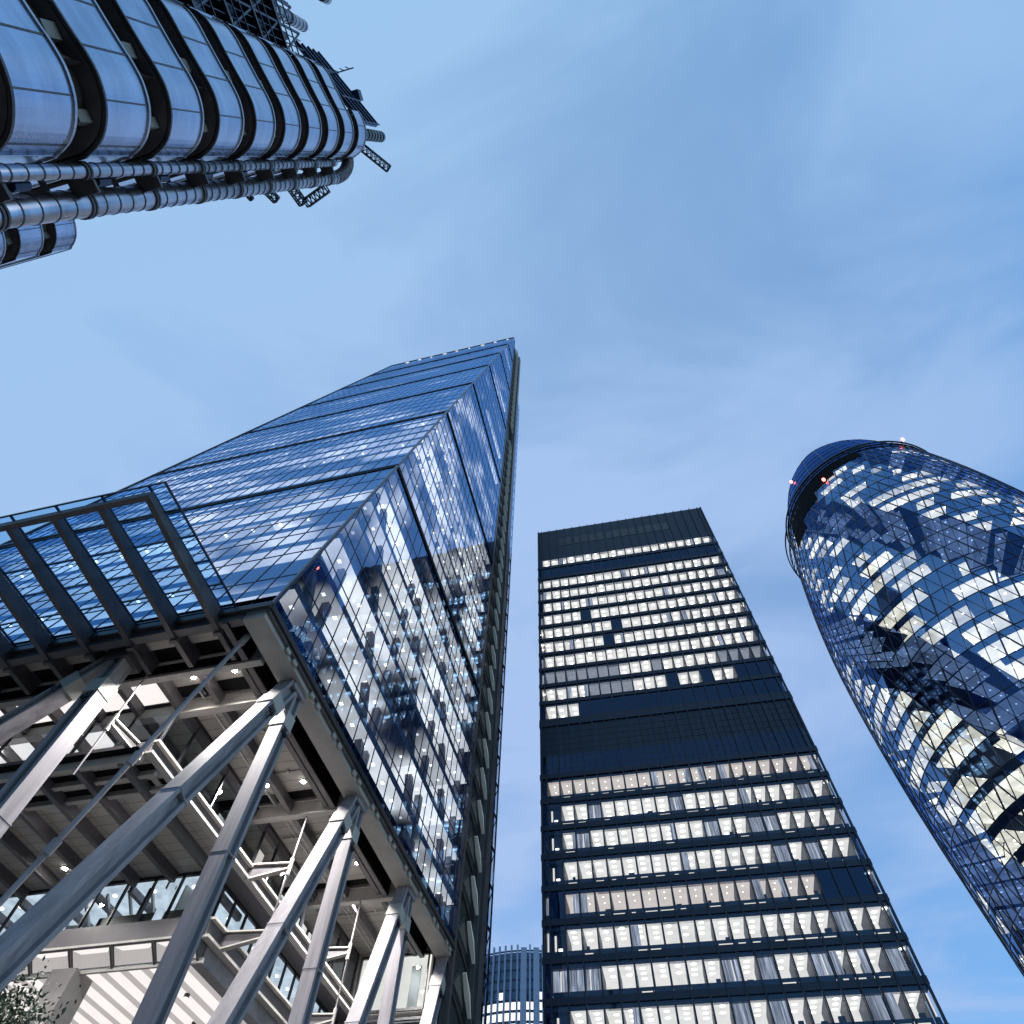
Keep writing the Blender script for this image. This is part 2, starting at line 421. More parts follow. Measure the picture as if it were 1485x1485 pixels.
# mega frame behind the east glass: columns and diagonals between the 28 m nodes
mb = MB()
NY = [22.98, 33.4, 44.0, 53.0]
for m_ in range(7):
    z0, z1 = Z0 + 28 * m_, Z0 + 28 * (m_ + 1)
    for i, y in enumerate(NY):
        zt = min(z1, Z0 + (y - Y0) / KS - 2)
        if zt > z0 + 2: mb.box(XE - 1.5, XE - .95, y - .28, y + .28, z0, zt, "frame_steel")
        ya = y - 10.5 if m_ % 2 else y + 10.5
        p, q = Vector((XE - 1.2, y, z1)), Vector((XE - 1.2, ya, z0))
        if m_ % 2 == 0: p, q = Vector((XE - 1.2, y, z0)), Vector((XE - 1.2, y - 10.5, z1))
        lo, hi = (p, q) if p.z < q.z else (q, p)
        steps = 14; a = None
        for t in range(steps + 1):
            c = lo.lerp(hi, t / steps)
            ok = ys(c.z) + 1 < c.y < YN
            if ok and a is None: a = c
            if (not ok or t == steps) and a is not None:
                e = c if ok else lo.lerp(hi, (t - 1) / steps)
                if (e - a).length > 2: mb.bar(a, e, .55, .55, "frame_steel", (1, 0, 0))
                a = None
mb.build("mega_frame", wedge)
# glazing
panes = []
NX = 31; DX = (XE - XW) / NX
for k in range(49):
    z0, z1 = Z0 + 4 * k + .04, min(Z0 + 4 * k + 3.96, ZT)
    for i in range(NX):
        a, b2 = XW + DX * i + .03, XW + DX * (i + 1) - .03
        panes.append([(a, ys(z0), z0), (b2, ys(z0), z0), (b2, ys(z1), z1), (a, ys(z1), z1)])
    j = 0
    while True:
        a, b2 = YN - 1.5 * (j + 1) + .03, YN - 1.5 * j - .03
        a0, a1 = max(a, ys(z0) + .05), max(a, ys(z1) + .05)
        if a0 > b2 - .1: break
        if a1 > b2:   # cut by the leaning edge
            zb = min(z1, Z0 + (b2 - .05 - Y0) / KS)
            panes.append([(XE, a0, z0), (XE, b2, z0), (XE, b2, zb)])
        else:
            panes.append([(XE, a0, z0), (XE, b2, z0), (XE, b2, z1), (XE, a1, z1)])
        j += 1
many(wedge, "glass_pane", panes, lambda mb, q: mb.poly(q, "wedge_glass"), shown)
# mullions
mb = MB()
for i in range(NX + 1):
    x = XW + DX * i
    mb.bar((x, ys(Z0), Z0), (x, ys(ZT), ZT), .045, .08, "blue_mullion", (0, -1, 0))
for k in range(1, 49):
    z = Z0 + 4 * k
    mb.bar((XW, ys(z), z), (XE, ys(z), z), .06, .06, "blue_mullion")
    mb.bar((XE, ys(z), z), (XE, YN, z), .06, .07, "blue_mullion")
for j in range(0, 25):
    y = YN - 1.5 * j; zt = Z0 + (y - Y0) / KS
    if zt > Z0 + 1: mb.bar((XE, y, Z0), (XE, y, min(zt, ZT)), .045, .07, "blue_mullion", (1, 0, 0))
mb.build("mullion_grid", wedge)
mb = MB(); mb.bar((XE + .02, ys(Z0) - .02, Z0 - .1), (XE + .02, ys(ZT) - .02, ZT + .1), .2, .2, "blue_mullion", (0, -1, 0))
mb.bar((XW, ys(Z0), Z0), (XW, ys(ZT), ZT), .3, .3, "black_metal", (0, -1, 0)); mb.build("edge_trim", wedge)
for k in range(1, 7):
    z = Z0 + 28 * k - .2
    mb = MB()
    mb.box(XW, XE + .1, ys(z) - .12, ys(z) + .3, z - .3, z + .3, "band_black")
    mb.box(XE - .3, XE + .12, ys(z) + .3, YN, z - .28, z + .28, "band_black")
    mb.build("storey_band", wedge)
mb = MB(); mb.bar((XW, ys(ZT), ZT), (XE + .1, ys(ZT), ZT), .3, .3, "grey_steel"); mb.build("parapet", wedge)
for i in range(9):
    x = XE - 2.2 - 4.6 * i; z = 217.2 + .5 * (i % 2); mb = MB(); mb.box(x, x + .55 + .3 * (i % 3), ys(z) - .25, ys(z) - .05, z, z + .5, "room_lit"); mb.build("roof_lamp", wedge)
# bottom edge of the curtain wall
mb = MB()
mb.box(XW, XE + .15, Y0 - .25, Y0 - .03, Z0 - .3, Z0 + .05, "black_metal")
mb.box(XE + .03, XE + .2, Y0 - .03, YN, Z0 - .3, Z0 + .05, "black_metal"); mb.build("sill_trim", wedge)

# soffit
XB = [-21.5 - 2.66 * i for i in range(16)]
mb = MB()
ygaps = [(17.5, 19.0), (20.0, 21.95), (23.0, 32.35), (33.4, 42.9), (43.95, YN)]
for a, b2 in ygaps: mb.box(XW, -20.95, a, b2, 28.0, 28.06, "soffit_plank")
mb.build("soffit", wedge)
mb = MB(); mb.box(XW, XE - .1, Y0 + .05, YN, 28.9, 29.0, "black_recess"); mb.build("floor_slab", wedge)
mb = MB(); mb.box(-19.9, -19.86, 17.5, YN, 27.32, 28.9, "black_recess"); mb.box(-20.74, -20.7, 17.5, YN, 27.25, 28.9, "black_recess")  # black liners added so the lamplit recesses look deep in shade
mb.box(-20.7, -19.9, 17.5, YN, 28.25, 28.3, "black_recess")
for y0, y1 in ((19.0, 20.0), (21.95, 23.0), (32.35, 33.4), (42.9, 43.95)): mb.box(XW, -21.12, y0 + .02, y1 - .02, 28.2, 28.25, "black_recess"); mb.box(XW, -21.12, y1 + .19, y1 + .235, 27.3, 28.15, "black_recess")
mb.build("recess_shade_liner", wedge)
mb = MB()
mb.box(-19.85, -18.55, 17.5, YN, 27.25, 28.1, "pale_steel")
mb.box(-18.55, -18.35, 17.5, YN, 27.55, 27.95, "grey_steel")
for y in [20 + 3.5 * i for i in range(10)]:
    for d in (0, .9): mb.box(-18.5, -18.36, y + d, y + d + .45, 27.32, 27.55, "pale_steel")
mb.build("edge_beam", wedge)
mb = MB(); mb.box(-21.1, -20.75, 17.5, YN, 27.2, 28.3, "grey_steel")
mb.build("soffit_beam", wedge)
for y, w_ in ((20.2, .42), (23.15, .5), (33.55, .5), (44.1, .5)):
    mb = MB(); mb.box(XW, -20.0, y - w_ / 2 + .25, y + w_ / 2 + .25, 27.1, 28.4, "pale_steel"); mb.build("cross_beam", wedge)
mb = MB(); mb.box(XW, -19.9, 17.44, 17.9, 27.3, 28.2, "grey_steel"); mb.build("cross_beam", wedge)
for x in XB:
    mb = MB()
    mb.box(x - .17, x + .17, 20.5, YN, 27.35, 28.0, "grey_steel")
    mb.build("soffit_beam", wedge)
for y in (26.4, 30.3, 37.0, 40.2, 47.2):
    mb = MB(); mb.tube((-26.4, y, 27.92), (-21.15, y, 27.92), .035, "grey_steel", 6)
    for x in (-25.6, -23.0): mb.box(x - .09, x + .09, y - .09, y + .09, 27.84, 27.99, "pale_steel")
    mb.build("conduit", wedge)
# white ceiling given its own glow in the first hung storey
mb = MB()
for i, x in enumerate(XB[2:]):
    mb.poly([(x - 2.45, 20.55, 27.9), (x - .22, 20.55, 27.9), (x - .22, 22.9, 27.9), (x - 2.45, 22.9, 27.9)], "white_glow_panel")
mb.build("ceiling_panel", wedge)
mb = MB()
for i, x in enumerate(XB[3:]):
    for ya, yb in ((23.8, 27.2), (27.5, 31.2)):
        mb.poly([(x - 2.45, ya, 27.9), (x - .22, ya, 27.9), (x - .22, yb, 27.9), (x - 2.45, yb, 27.9)], "white_glow_panel")
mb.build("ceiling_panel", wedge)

# canopy over the pavement
canopy_y0, canopy_y1 = 9.4, 17.3
for x in XB:
    mb = MB()
    pts = []
    for y, zb in ((9.75, 27.78), (13, 27.5), (17.5, 27.2), (20.0, 27.15)):
        pts.append((y, zb))
    for i in range(len(pts) - 1):
        (ya, za), (yb, zb) = pts[i], pts[i + 1]
        w_ = .15
        mb.mesh([(x - w_, ya, za), (x + w_, ya, za), (x + w_, yb, zb), (x - w_, yb, zb),
                 (x - w_, ya, 28.15), (x + w_, ya, 28.15), (x + w_, yb, 28.15), (x - w_, yb, 28.15)],
                [(3, 2, 1, 0), (4, 5, 6, 7), (0, 1, 5, 4), (1, 2, 6, 5), (2, 3, 7, 6), (3, 0, 4, 7)], "dark_steel")
    mb.box(x - .23, x + .23, 17.9, 18.1, 27.05, 28.1, "grey_steel")
    mb.build("canopy_beam", wedge)
mb = MB(); mb.box(XW, -21.3, 9.62, 9.92, 27.72, 28.12, "dark_steel"); mb.build("canopy_purlin", wedge)
GY = [9.4, 10.95, 12.55, 14.15, 15.7, 17.3]
mb = MB()
for x in [-20.65] + [x - .05 for x in XB]: mb.box(x - .045, x + .045, 9.4, 17.3, 28.36, 28.46, "blue_mullion")
for y in GY: mb.box(XW, -20.6, y - .04, y + .04, 28.34, 28.44, "blue_mullion")
for x in XB:
    for y in GY[1:-1]: mb.box(x - .06, x + .06, y - .05, y + .05, 28.1, 28.4, "dark_steel")
mb.build("canopy_frame", wedge)
xs = [-20.65] + [x - .05 for x in XB]
for i in range(len(xs) - 1):
    for j in range(5):
        mb = MB(); a, b2 = xs[i + 1] + .05, xs[i] - .05
        mb.box(a, b2, GY[j] + .045, GY[j + 1] - .045, 28.42, 28.445, "canopy_glass"); mb.build("canopy_pane", wedge)

# slanted and upright legs
def hleg(p, q, name, w_=.78, up=(1, 0, 0)):
    p = Vector(p); q = Vector(q); mb = MB()
    d = (q - p).normalized(); u = Vector(up); a = d.cross(u).normalized(); u = a.cross(d).normalized()
    t = .2
    for sgn in (-1, 1):
        c = a * (sgn * (w_ / 2 - t / 2)); mb.bar(p + c, q + c, t, w_, "frame_steel", u)
    mb.bar(p, q, w_ - 2 * t - .004, w_ * .42, "frame_steel", u)
    L = (q - p).length
    for f in (.36, .72):
        c = p.lerp(q, f); mb.bar(c, c + d * .06, w_ + .05, w_ + .05, "frame_steel", u)
    o = mb.build(name, wedge)
    mb = MB()
    c = p + d * 2.0
    mb.bar(c, c + d * .9, w_ + .10, w_ + .10, "pale_steel", u)
    for i in (-1, 0, 1):
        for sgn in (-1, 1):
            k = c + d * 1.15 + a * (i * .2) + u * (sgn * (w_ / 2 + .03)); mb.bar(k, k + d * .22, .12, .12, "black_metal", u)
    mb.build("splice_plate", o)
    return o
XL = -19.25
for i, y in enumerate([22.98, 33.4, 44.0, 54.2]):
    hleg((XL, y + .25, 27.6), (XL, y + .25, 0), "leg")
    hleg((XL, y - .35, 27.4), (XL, y - 10.7, 0), "leg", .86)
    mb = MB(); mb.box(XL - .55, XL + .5, y - .75, y + .75, 26.9, 28.1, "frame_steel"); mb.build("node_block", wedge)
for x in (-27.75, -54.35):
    hleg((x, 18.8, 27.4), (x, 18.8, 0), "leg", .9, (0, 1, 0))
    hleg((x - .4, 18.8, 27.5), (x - 26.6, 18.8, 0), "leg", .9, (0, 1, 0))
    mb = MB(); mb.box(x - .9, x + .7, 18.2, 19.6, 26.9, 28.1, "dark_steel"); mb.build("node_block", wedge)
mb = MB()
a, b2 = Vector((-20.0, 18.7, 27.95)), Vector((-28.2, 18.7, -0.4))
mb.tube(a, b2, .12, "frame_steel")
for f in (.02, .28, .42): mb.tube(a.lerp(b2, f), a.lerp(b2, f + .02), .19, "frame_steel")
mb.build("tie_rod", wedge)

# hung storeys under the soffit: slab at 23.3 and slab at 19.4, glass set back between them
XSE, XG = -25.7, -26.7
def edge_rail(mb, x, y0, y1, z0, z1):
    mb.box(x - .12, x, y0, y1, z0 + .12, z1 - .12, "grey_steel")
    for z in (z0, z1 - .14): mb.box(x - .2, x + .26, y0, y1, z, z + .14, "pale_steel")
mb = MB(); mb.box(XW, XSE - .13, 22.0, YN, 23.36, 24.0, "grey_steel"); mb.box(XW, XSE - .2, 22.05, 32.6, 23.29, 23.355, "slab_plank"); mb.build("hung_floor", wedge)
mb = MB(); edge_rail(mb, XSE, 22.0, YN, 23.2, 24.05); mb.build("edge_beam", wedge)
for x in [XB[2] - .3 - 2.66 * i for i in range(14)]:
    mb = MB(); mb.box(x - .16, x + .16, 22.1, 32.6, 22.72, 23.285, "grey_steel"); mb.build("floor_beam", wedge)
for y in (22.12, 23.5, 24.75):
    mb = MB(); mb.box(XW, XSE - .25, y - .14, y + .14, 22.8 if y < 23 else 22.95, 23.287, "pale_steel")
    mb.box(XW, XSE - .3, y - .6, y - .14, 23.27, 23.287, "black_recess"); mb.build("floor_beam", wedge)  # flat black strip painted for the shade of a recess
# first hung storey glazing
def glazed(x0, x1, y, z0, z1, step, matname, root, along='x', frame="black_metal"):
    n = max(1, round(abs(x1 - x0) / step)); d = (x1 - x0) / n
    for i in range(n):
        a, b2 = x0 + d * i, x0 + d * (i + 1)
        mb = MB()
        q = [(a + .04, z0), (b2 - .04, z0), (b2 - .04, z1), (a + .04, z1)]
        mb.poly([(u, y, z) if along == 'x' else (y, u, z) for u, z in q], matname); mb.build("lobby_pane", root)
    mb = MB()
    for i in range(n + 1):
        u = x0 + d * i
        if along == 'x': mb.box(u - .05, u + .05, y - .09, y + .09, z0, z1, frame)
        else: mb.box(y - .09, y + .09, u - .05, u + .05, z0, z1, frame)
    for z in (z0, z1):
        if along == 'x': mb.box(x0, x1, y - .1, y + .1, z - .09, z + .09, frame)
        else: mb.box(y - .1, y + .1, x0, x1, z - .09, z + .09, frame)
    mb.build("glazing_bar", root)
glazed(XG, -58.6, 23.15, 24.1, 27.9, 2.9, "lobby_glass", wedge)
glazed(23.15, YN, XG, 24.1, 27.9, 2.0, "lobby_glass", wedge, 'y')
glazed(XG - .6, -58.0, 32.75, 20.3, 23.2, 1.9, "lobby_glass", wedge)
glazed(32.75, YN, XG - .6, 20.3, 23.2, 1.55, "lobby_glass", wedge, 'y')
glazed(40.0, YN, XG - .6, 14.6, 19.2, 1.6, "lobby_glass", wedge, 'y')
# rooms behind that glass
mb = MB()
mb.box(XG - 3.2, XG - 3.0, 23.4, 42.5, 24.05, 27.85, "interior_dark")
mb.box(XW, XG - 3.2, 31.3, 31.5, 24.05, 27.85, "office_wall")
for i in range(6): mb.box(XG - 2.9, XG - .9, 25 + 3.1 * i, 26.2 + 3.1 * i, 24.05, 25.2 + .5 * (i % 3), "interior_dark")
mb.box(XG - 1.6, XG - 1.5, 37.2, 38.2, 24.05, 27.6, "room_warm"); mb.box(XG - 2.2, XG - 2.1, 39.0, 39.9, 24.05, 27.6, "room_warm")
for i in range(7): mb.box(XG - 2.4, XG - 2.3, 42.8 + 1.45 * i, 43.7 + 1.45 * i, 24.1, 27.6, "room_lit")
for i in range(14): mb.box(XG - 6 - 2.1 * i, XG - 5.2 - 2.1 * i, 26.0, 26.25, 26.8, 26.95, "luminaire") if i % 3 else None
mb.build("office_interior", wedge)
mb = MB()
mb.box(XW, XG - 3.6, 37.6, 37.8, 20.25, 23.2, "blue_room")
for i in range(14): mb.box(XG - 1.2 - 2.66 * i, XG - .9 - 2.66 * i, 33.1, 37.5, 22.75, 23.13, "frame_steel")
mb.box(-34.6, -28.2, 33.5, 33.6, 20.25, 21.55, "wood_panel"); mb.box(-29.6, -29.45, 33.6, 37, 20.25, 23.1, "office_wall"); mb.box(-31.9, -31.6, 33.3, 33.45, 20.3, 23.0, "interior_dark")
for i in range(7): mb.bar((-28.5 - 1.6 * i, 33.4, 22.9), (-30.2 - 1.6 * i, 36.5, 22.9), .12, .2, "office_wall")
mb.box(XG - 3.6, XG - 3.4, 33.0, YN, 20.25, 23.3, "blue_room")
for i in range(18):
    x = XG - 2.0 - 1.83 * i; hgt = random.uniform(.7, 2.3)
    if random.random() < .6: mb.box(x - random.uniform(.5, 1.3), x, 34.2 + random.random() * 3, 36, 20.25, 20.25 + hgt, random.choice(["interior_dark", "office_wall", "office_wall"]))
for i in range(11):
    y = 34 + 1.8 * i
    if random.random() < .6: mb.box(XG - 2.6, XG - 1.6, y, y + random.uniform(.4, 1.2), 20.25, 20.4 + random.uniform(.6, 2.4), random.choice(["interior_dark", "office_wall"]))
for i in range(22): mb.bar((XG - 3.0 - random.uniform(0, 26), 37.6, random.uniform(20.6, 23)), (XG - 3.0 - random.uniform(0, 26), 37.7, random.uniform(20.6, 23)), .1, .1, "frame_steel") if i < 9 else mb.box(XG - 1.0 - 1.4 * (i - 9), XG - .8 - 1.4 * (i - 9), 33.6, 33.8, 22.95, 23.05, "luminaire")
for i in range(10): mb.box(XG - 1.9, XG - 1.75, 33.6 + 1.9 * i, 33.8 + 1.9 * i, 22.95, 23.05, "luminaire")
mb.box(XW, XG - .9, 33.1, YN, 23.15, 23.28, "blue_room")
mb.build("office_interior", wedge)
mb = MB()
mb.box(XG - 3.4, XG - 3.3, 40, YN, 14.5, 19.3, "interior_dark")
for i in range(5): mb.box(XG - 2.2, XG - 2.1, 41.0 + 2.4 * i, 42.2 + 2.4 * i, 14.6, 18.8, "curtain_lit" if i % 2 else "blue_room")
mb.build("office_interior", wedge)
# lower slab with white coffers on its front edge and panels below, both made to glow as if lit
mb = MB(); mb.box(XW, XSE - .13, 32.2, YN, 19.52, 20.2, "grey_steel"); mb.build("hung_floor", wedge)
mb = MB(); edge_rail(mb, XSE, 32.3, YN, 19.2, 20.25)
mb.box(XSE - .9, XSE - .2, 33.2, YN, 18.35, 19.5, "core_grey"); mb.build("edge_beam", wedge)
mb = MB()
mb.box(XW, XSE, 32.05, 32.19, 19.1, 20.25, "grey_steel"); mb.box(XW, XSE, 31.98, 32.25, 19.12, 19.24, "pale_steel"); mb.box(XW, XSE, 33.0, 33.16, 18.25, 18.5, "pale_steel")
for x in [-26.0 - 2.66 * i for i in range(14)]:
    mb.mesh([(x - .07, 32.06, 19.5), (x - .07, 32.06, 19.05), (x - .07, 33.1, 18.27), (x - .07, 33.1, 19.5),
             (x + .07, 32.06, 19.5), (x + .07, 32.06, 19.05), (x + .07, 33.1, 18.27), (x + .07, 33.1, 19.5)],
            [(0, 1, 2, 3), (7, 6, 5, 4), (0, 4, 5, 1), (1, 5, 6, 2), (2, 6, 7, 3), (3, 7, 4, 0)], "grey_steel")
    mb.poly([(x - .1, 32.26, 19.12), (x - 2.56, 32.26, 19.12), (x - 2.2, 32.62, 19.06), (x - .5, 32.62, 19.06)], "white_glow_panel")
    mb.poly([(x - .5, 32.62, 19.06), (x - 2.2, 32.62, 19.06), (x - 2.56, 32.99, 18.5), (x - .1, 32.99, 18.5)], "dim_glow_panel")
    mb.poly([(x - .1, 32.26, 19.12), (x - .5, 32.62, 19.06), (x - .1, 32.99, 18.5)], "dim_glow_panel"); mb.poly([(x - 2.56, 32.26, 19.12), (x - 2.2, 32.62, 19.06), (x - 2.56, 32.99, 18.5)], "dim_glow_panel")
mb.build("coffer_edge", wedge)
mb = MB()
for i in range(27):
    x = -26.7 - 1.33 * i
    mb.poly([(x, 33.2, 18.46), (x - .52, 33.2, 18.46), (x - .52, YN, 18.46), (x, YN, 18.46)], "dim_glow_panel")
    mb.poly([(x - .60, 33.2, 18.52), (x - 1.27, 33.2, 18.42), (x - 1.27, YN, 18.42), (x - .60, YN, 18.52)], "white_glow_panel")
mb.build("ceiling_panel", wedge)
for i, (x, y) in enumerate([(-28.5, 36.5), (-31.2, 38), (-34.0, 40), (-28.2, 43), (-31, 45), (-36.5, 36)]):
    mb = MB(); mb.tube((x, y, 18.2), (x, y, 18.4), .16, "grey_steel"); mb.tube((x, y, 18.18), (x, y, 18.2), .13, "luminaire"); mb.build("downlight", wedge)
mb = MB(); mb.box(-34.9, -33.3, 32.6, 34.2, 0, 18.4, "concrete_pale")
for z in (4, 8, 12, 16): mb.box(-34.92, -33.28, 32.58, 34.22, z, z + .03, "grey_steel")
mb.build("column", wedge)
mb = MB(); mb.box(XW, -19.9, YN + .05, YN + .3, 0, 19.0, "core_grey"); mb.build("galleria_wall", wedge)
# lit stair landing at the far end of the gallery
glazed(-20.2, -26.0, 52.9, 23.6, 27.4, 2.6, "lobby_glass", wedge)
glazed(-20.2, -26.0, 52.9, 16.5, 23.0, 2.6, "lobby_glass", wedge)
mb = MB(); mb.box(-26.0, -20.1, 53.15, 53.25, 23.6, 27.4, "room_lit"); mb.box(-26, -20.1, 53.15, 53.25, 16.5, 23.0, "interior_dark")
mb.box(-21.6, -20.8, 53.05, 53.12, 23.6, 26.6, "interior_dark")
for x, z in ((-23.5, 21.8), (-23.5, 20.4), (-21.2, 18), (-25, 22.3)): mb.box(x, x + .2, 53.0, 53.1, z, z + .2, "luminaire")
mb.build("office_interior", wedge)
# tapered brackets with hanger rods
def bracket(p, q, ztop):
    p = Vector(p); q = Vector(q); mb = MB()
    mb.bar(p, q, .08, .95, "grey_steel", (0, 0, 1), None, .34)
    mb.bar(p + Vector((0, 0, .47)), q + Vector((0, 0, .17)), .34, .08, "pale_steel")
    mb.bar(p - Vector((0, 0, .47)), q - Vector((0, 0, .17)), .34, .08, "pale_steel")
    o = mb.build("bracket", wedge)
    mb = MB(); mb.tube(q - Vector((0, 0, 3.2)), (q.x, q.y, ztop), .055, "frame_steel", 8)
    mb.tube(q - Vector((0, 0, .55)), q + Vector((0, 0, .5)), .12, "pale_steel", 8); mb.build("hanger_rod", o)
for y in (33.9, 44.2):
    bracket((XSE, y, 23.62), (-22.9, y, 23.75), 27.9); bracket((XSE, y, 19.7), (-22.9, y, 19.85), 23.4)
bracket((-26.2, 26.0, 23.5), (-27.1, 20.1, 23.85), 27.8)

# downlights: each a lamp in a can
DL = [(-25.1, 21.3, 28), (-22.45, 21.3, 28), (-25.0, 31.3, 28), (-22.4, 31.43, 28), (-22.1, 40.8, 28), (-23.3, 45.4, 28), (-22.3, 49.8, 28), (-25.3, 40.9, 28),
      (-39.4, 23.74, 27.9), (-30.36, 26.21, 23.29), (-32.95, 26.03, 23.29), (-27.52, 26.25, 23.29), (-36.4, 30.7, 23.29)]
ld = bpy.data.lights.new("downlight_lamp", 'SPOT'); ld.energy = 6800; ld.spot_size = rad(150); ld.spot_blend = .6; ld.color = (1, .95, .90); ld.shadow_soft_size = .12
ld2 = ld.copy(); ld2.energy = 2200
for x, y, z in DL:
    mb = MB(); mb.tube((x, y, z - .10), (x, y, z + .02), .17, "grey_steel", 12); mb.tube((x, y, z - .12), (x, y, z - .101), .165, "downlight_lens", 12)
    o = mb.build("downlight", wedge)
    lo = bpy.data.objects.new("downlight_lamp", ld if z > 25 else ld2); COL.objects.link(lo); lo.parent = wedge; lo.location = (x + 41, y - 35, z - .16)

# north side frame beside the east glass: one white strut and mesh panel per storey, posts, lift cage
for k in range(-6, 48):
    z = Z0 + 4 * k
    if 138 < z < 146: continue
    mb = MB()
    mb.bar((-18.2, 56.3, z + 3.3), (-18.2, 57.5, z + 2.2), .18, .30, "strut_white", (1, 0, 0), .30, .46)
    mb.bar((-18.2, 57.5, z + 2.2), (-18.2, 58.6, z + 1.0), .30, .46, "strut_white", (1, 0, 0), .12, .24)
    g = "mesh_panel" if z < 60 else "black_metal"
    mb.mesh([(-18.6, 54.7, z + 1.9), (-18.6, 56.1, z + 3.2), (-18.6, 57.6, z + 1.3), (-18.52, 54.7, z + 1.9), (-18.52, 56.1, z + 3.2), (-18.52, 57.6, z + 1.3)],
            [(0, 1, 2), (5, 4, 3), (0, 3, 4, 1), (1, 4, 5, 2), (2, 5, 3, 0)], g)
    mb.bar((-18.7, 54.3, z + 1.6), (-18.7, 56.3, z + 3.7), .14, .18, "dark_steel", (1, 0, 0))
    mb.bar((-18.7, 54.3, z + 1.6), (-18.7, 58.8, z + .2), .14, .18, "dark_steel", (1, 0, 0))
    mb.build("side_strut", wedge)
mb = MB(); mb.box(-19.5, -19.2, 53.6, 61, 0, ZT - 1.5, "interior_dark")
mb.box(-18.75, -18.35, 53.5, 54.0, 0, ZT - .6, "dark_steel"); mb.box(-18.7, -18.25, 59.25, 59.5, 0, ZT - 2, "grey_steel"); mb.box(-19.2, -17.95, 59.6, 61.0, 0, ZT - 1, "dark_steel")
mb.build("side_post", wedge)
mb = MB(); mb.box(-20.0, -18.7, 61.05, 63.6, 0, 179, "slab_louvre"); mb.build("lift_shaft", wedge)
mb = MB()
for y in (61.1, 62.4, 63.7): mb.box(-18.35, -18.2, y - .07, y + .07, 0, 180, "navy_steel")
for k in range(45): mb.box(-18.36, -18.19, 61.1, 63.75, 4 * k + 1.9, 4 * k + 2.1, "navy_steel"); mb.bar((-18.28, 61.1, 4 * k + 2), (-18.28, 63.7, 4 * k + 6), .08, .08, "navy_steel", (1, 0, 0))
mb.build("lift_cage", wedge)
q = []
for k in range(45): q.append([(-18.15, 61.2, 4 * k + 2.12), (-18.15, 63.6, 4 * k + 2.12), (-18.15, 63.6, 4 * k + 5.88), (-18.15, 61.2, 4 * k + 5.88)])
for p in q:
    mb = MB(); mb.poly(p, "far_glass"); mb.build("shaft_pane", wedge)

# ------------------------------------------------------------------ dark slab tower
aA = rad(1.88); AO = Vector((-14.37, 70.39)); AW, AD = 35.2, 34.0
du = Vector((math.cos(aA), math.sin(aA))); dn = Vector((math.sin(aA), -math.cos(aA)))     # along, outwards (south)
slab = thing("slab_tower", (AO.x + 17, AO.y + 17, 0), "dark square office tower with rows of lit windows and a blank dark belt", "office tower")
TS = lambda u, d, z: (AO.x + du.x * u + dn.x * d, AO.y + du.y * u + dn.y * d, z)
TE = lambda u, d, z: TS(AW + d, -u, z)          # east face
TW = lambda u, d, z: TS(-d, -AD + u, z)        # west face, u runs from the north corner to the south corner
rows = []     # (base, pitch, kind)
for k in range(-3, 8): rows.append((30.2 + 3.62 * k, 3.62, 'low', k))
for k in range(0, 10): rows.append((64.9 + 3.53 * k, 3.53, 'up', k))
rows.append((100.2, 3.55, 'blank', 0)); rows.append((103.75, 3.4, 'top', 0))
NB = 20; BW = (AW - 1.6) / NB
mb = MB()
mb.box(4.2, AW - 4.2, -AD + 4.2, -4.2, 0, 107.1, "slab_frame", TS)     # core block behind the rooms
for z0, z1 in ((0, 30.2 - 3 * 3.62), (56.0, 64.9), (107.15, 118)):
    mb.box(0, AW, -AD, 0, z0, z1, "slab_louvre", TS)
mb.box(0, AW, -AD, -1.0, 117.9, 118.05, "black_metal", TS)
mb.build("tower_block", slab)
mb = MB(); mb.box(9, 27, -24, -9, 118.05, 120.2, "slab_louvre", TS)
for u in (12, 15.5, 19, 24): mb.box(u, u + .1, -1.6, -1.5, 118, 119.3, "black_metal", TS)
mb.build("roof_plant", slab)
mb = MB()
for base, p, kind, k in rows:
    mb.box(-.12, AW + .12, -AD - .12, .16, base - .02, base + .62, "slab_frame", TS)
mb.box(-.14, AW + .14, -AD - .14, .2, 55.5, 56.2, "slab_frame", TS); mb.box(-.14, AW + .14, -AD - .14, .2, 64.2, 64.9, "slab_frame", TS)
mb.build("spandrel", slab)
mb = MB()
for i in range(NB + 1):
    u = .8 + BW * i
    mb.box(u - .07, u + .07, 0, .26, 10, 118, "slab_frame", TS)
for u in (.1, AW - .1): mb.box(u - .12, u + .12, 0, .24, 10, 118, "slab_frame", TS)
for i in range(NB): mb.box(.8 + BW * (i + .5) - .03, .8 + BW * (i + .5) + .03, 0, .12, 56.2, 64.2, "slab_frame", TS)
for i in range(NB + 1):
    u = .8 + (AD - 1.6) / NB * i
    mb.box(u - .07, u + .07, 0, .2, 10, 118, "slab_frame", TW)
mb.build("fin", slab)
for i0, i1 in ((2, 4), (4, 8), (8, 12), (12, 16)):
    mb = MB(); mb.box(.8 + BW * i0 + .3, .8 + BW * i1 - .3, .0, .05, 111.5, 114.2, "brown_soffit", TS); mb.build("louvre", slab)
for base in (56.9, 57.9, 58.9, 59.9, 60.9, 61.9, 62.9): mb = MB(); mb.box(.2, AW - .2, 0, .03, base, base + .05, "slab_louvre", TS); mb.build("louvre", slab)

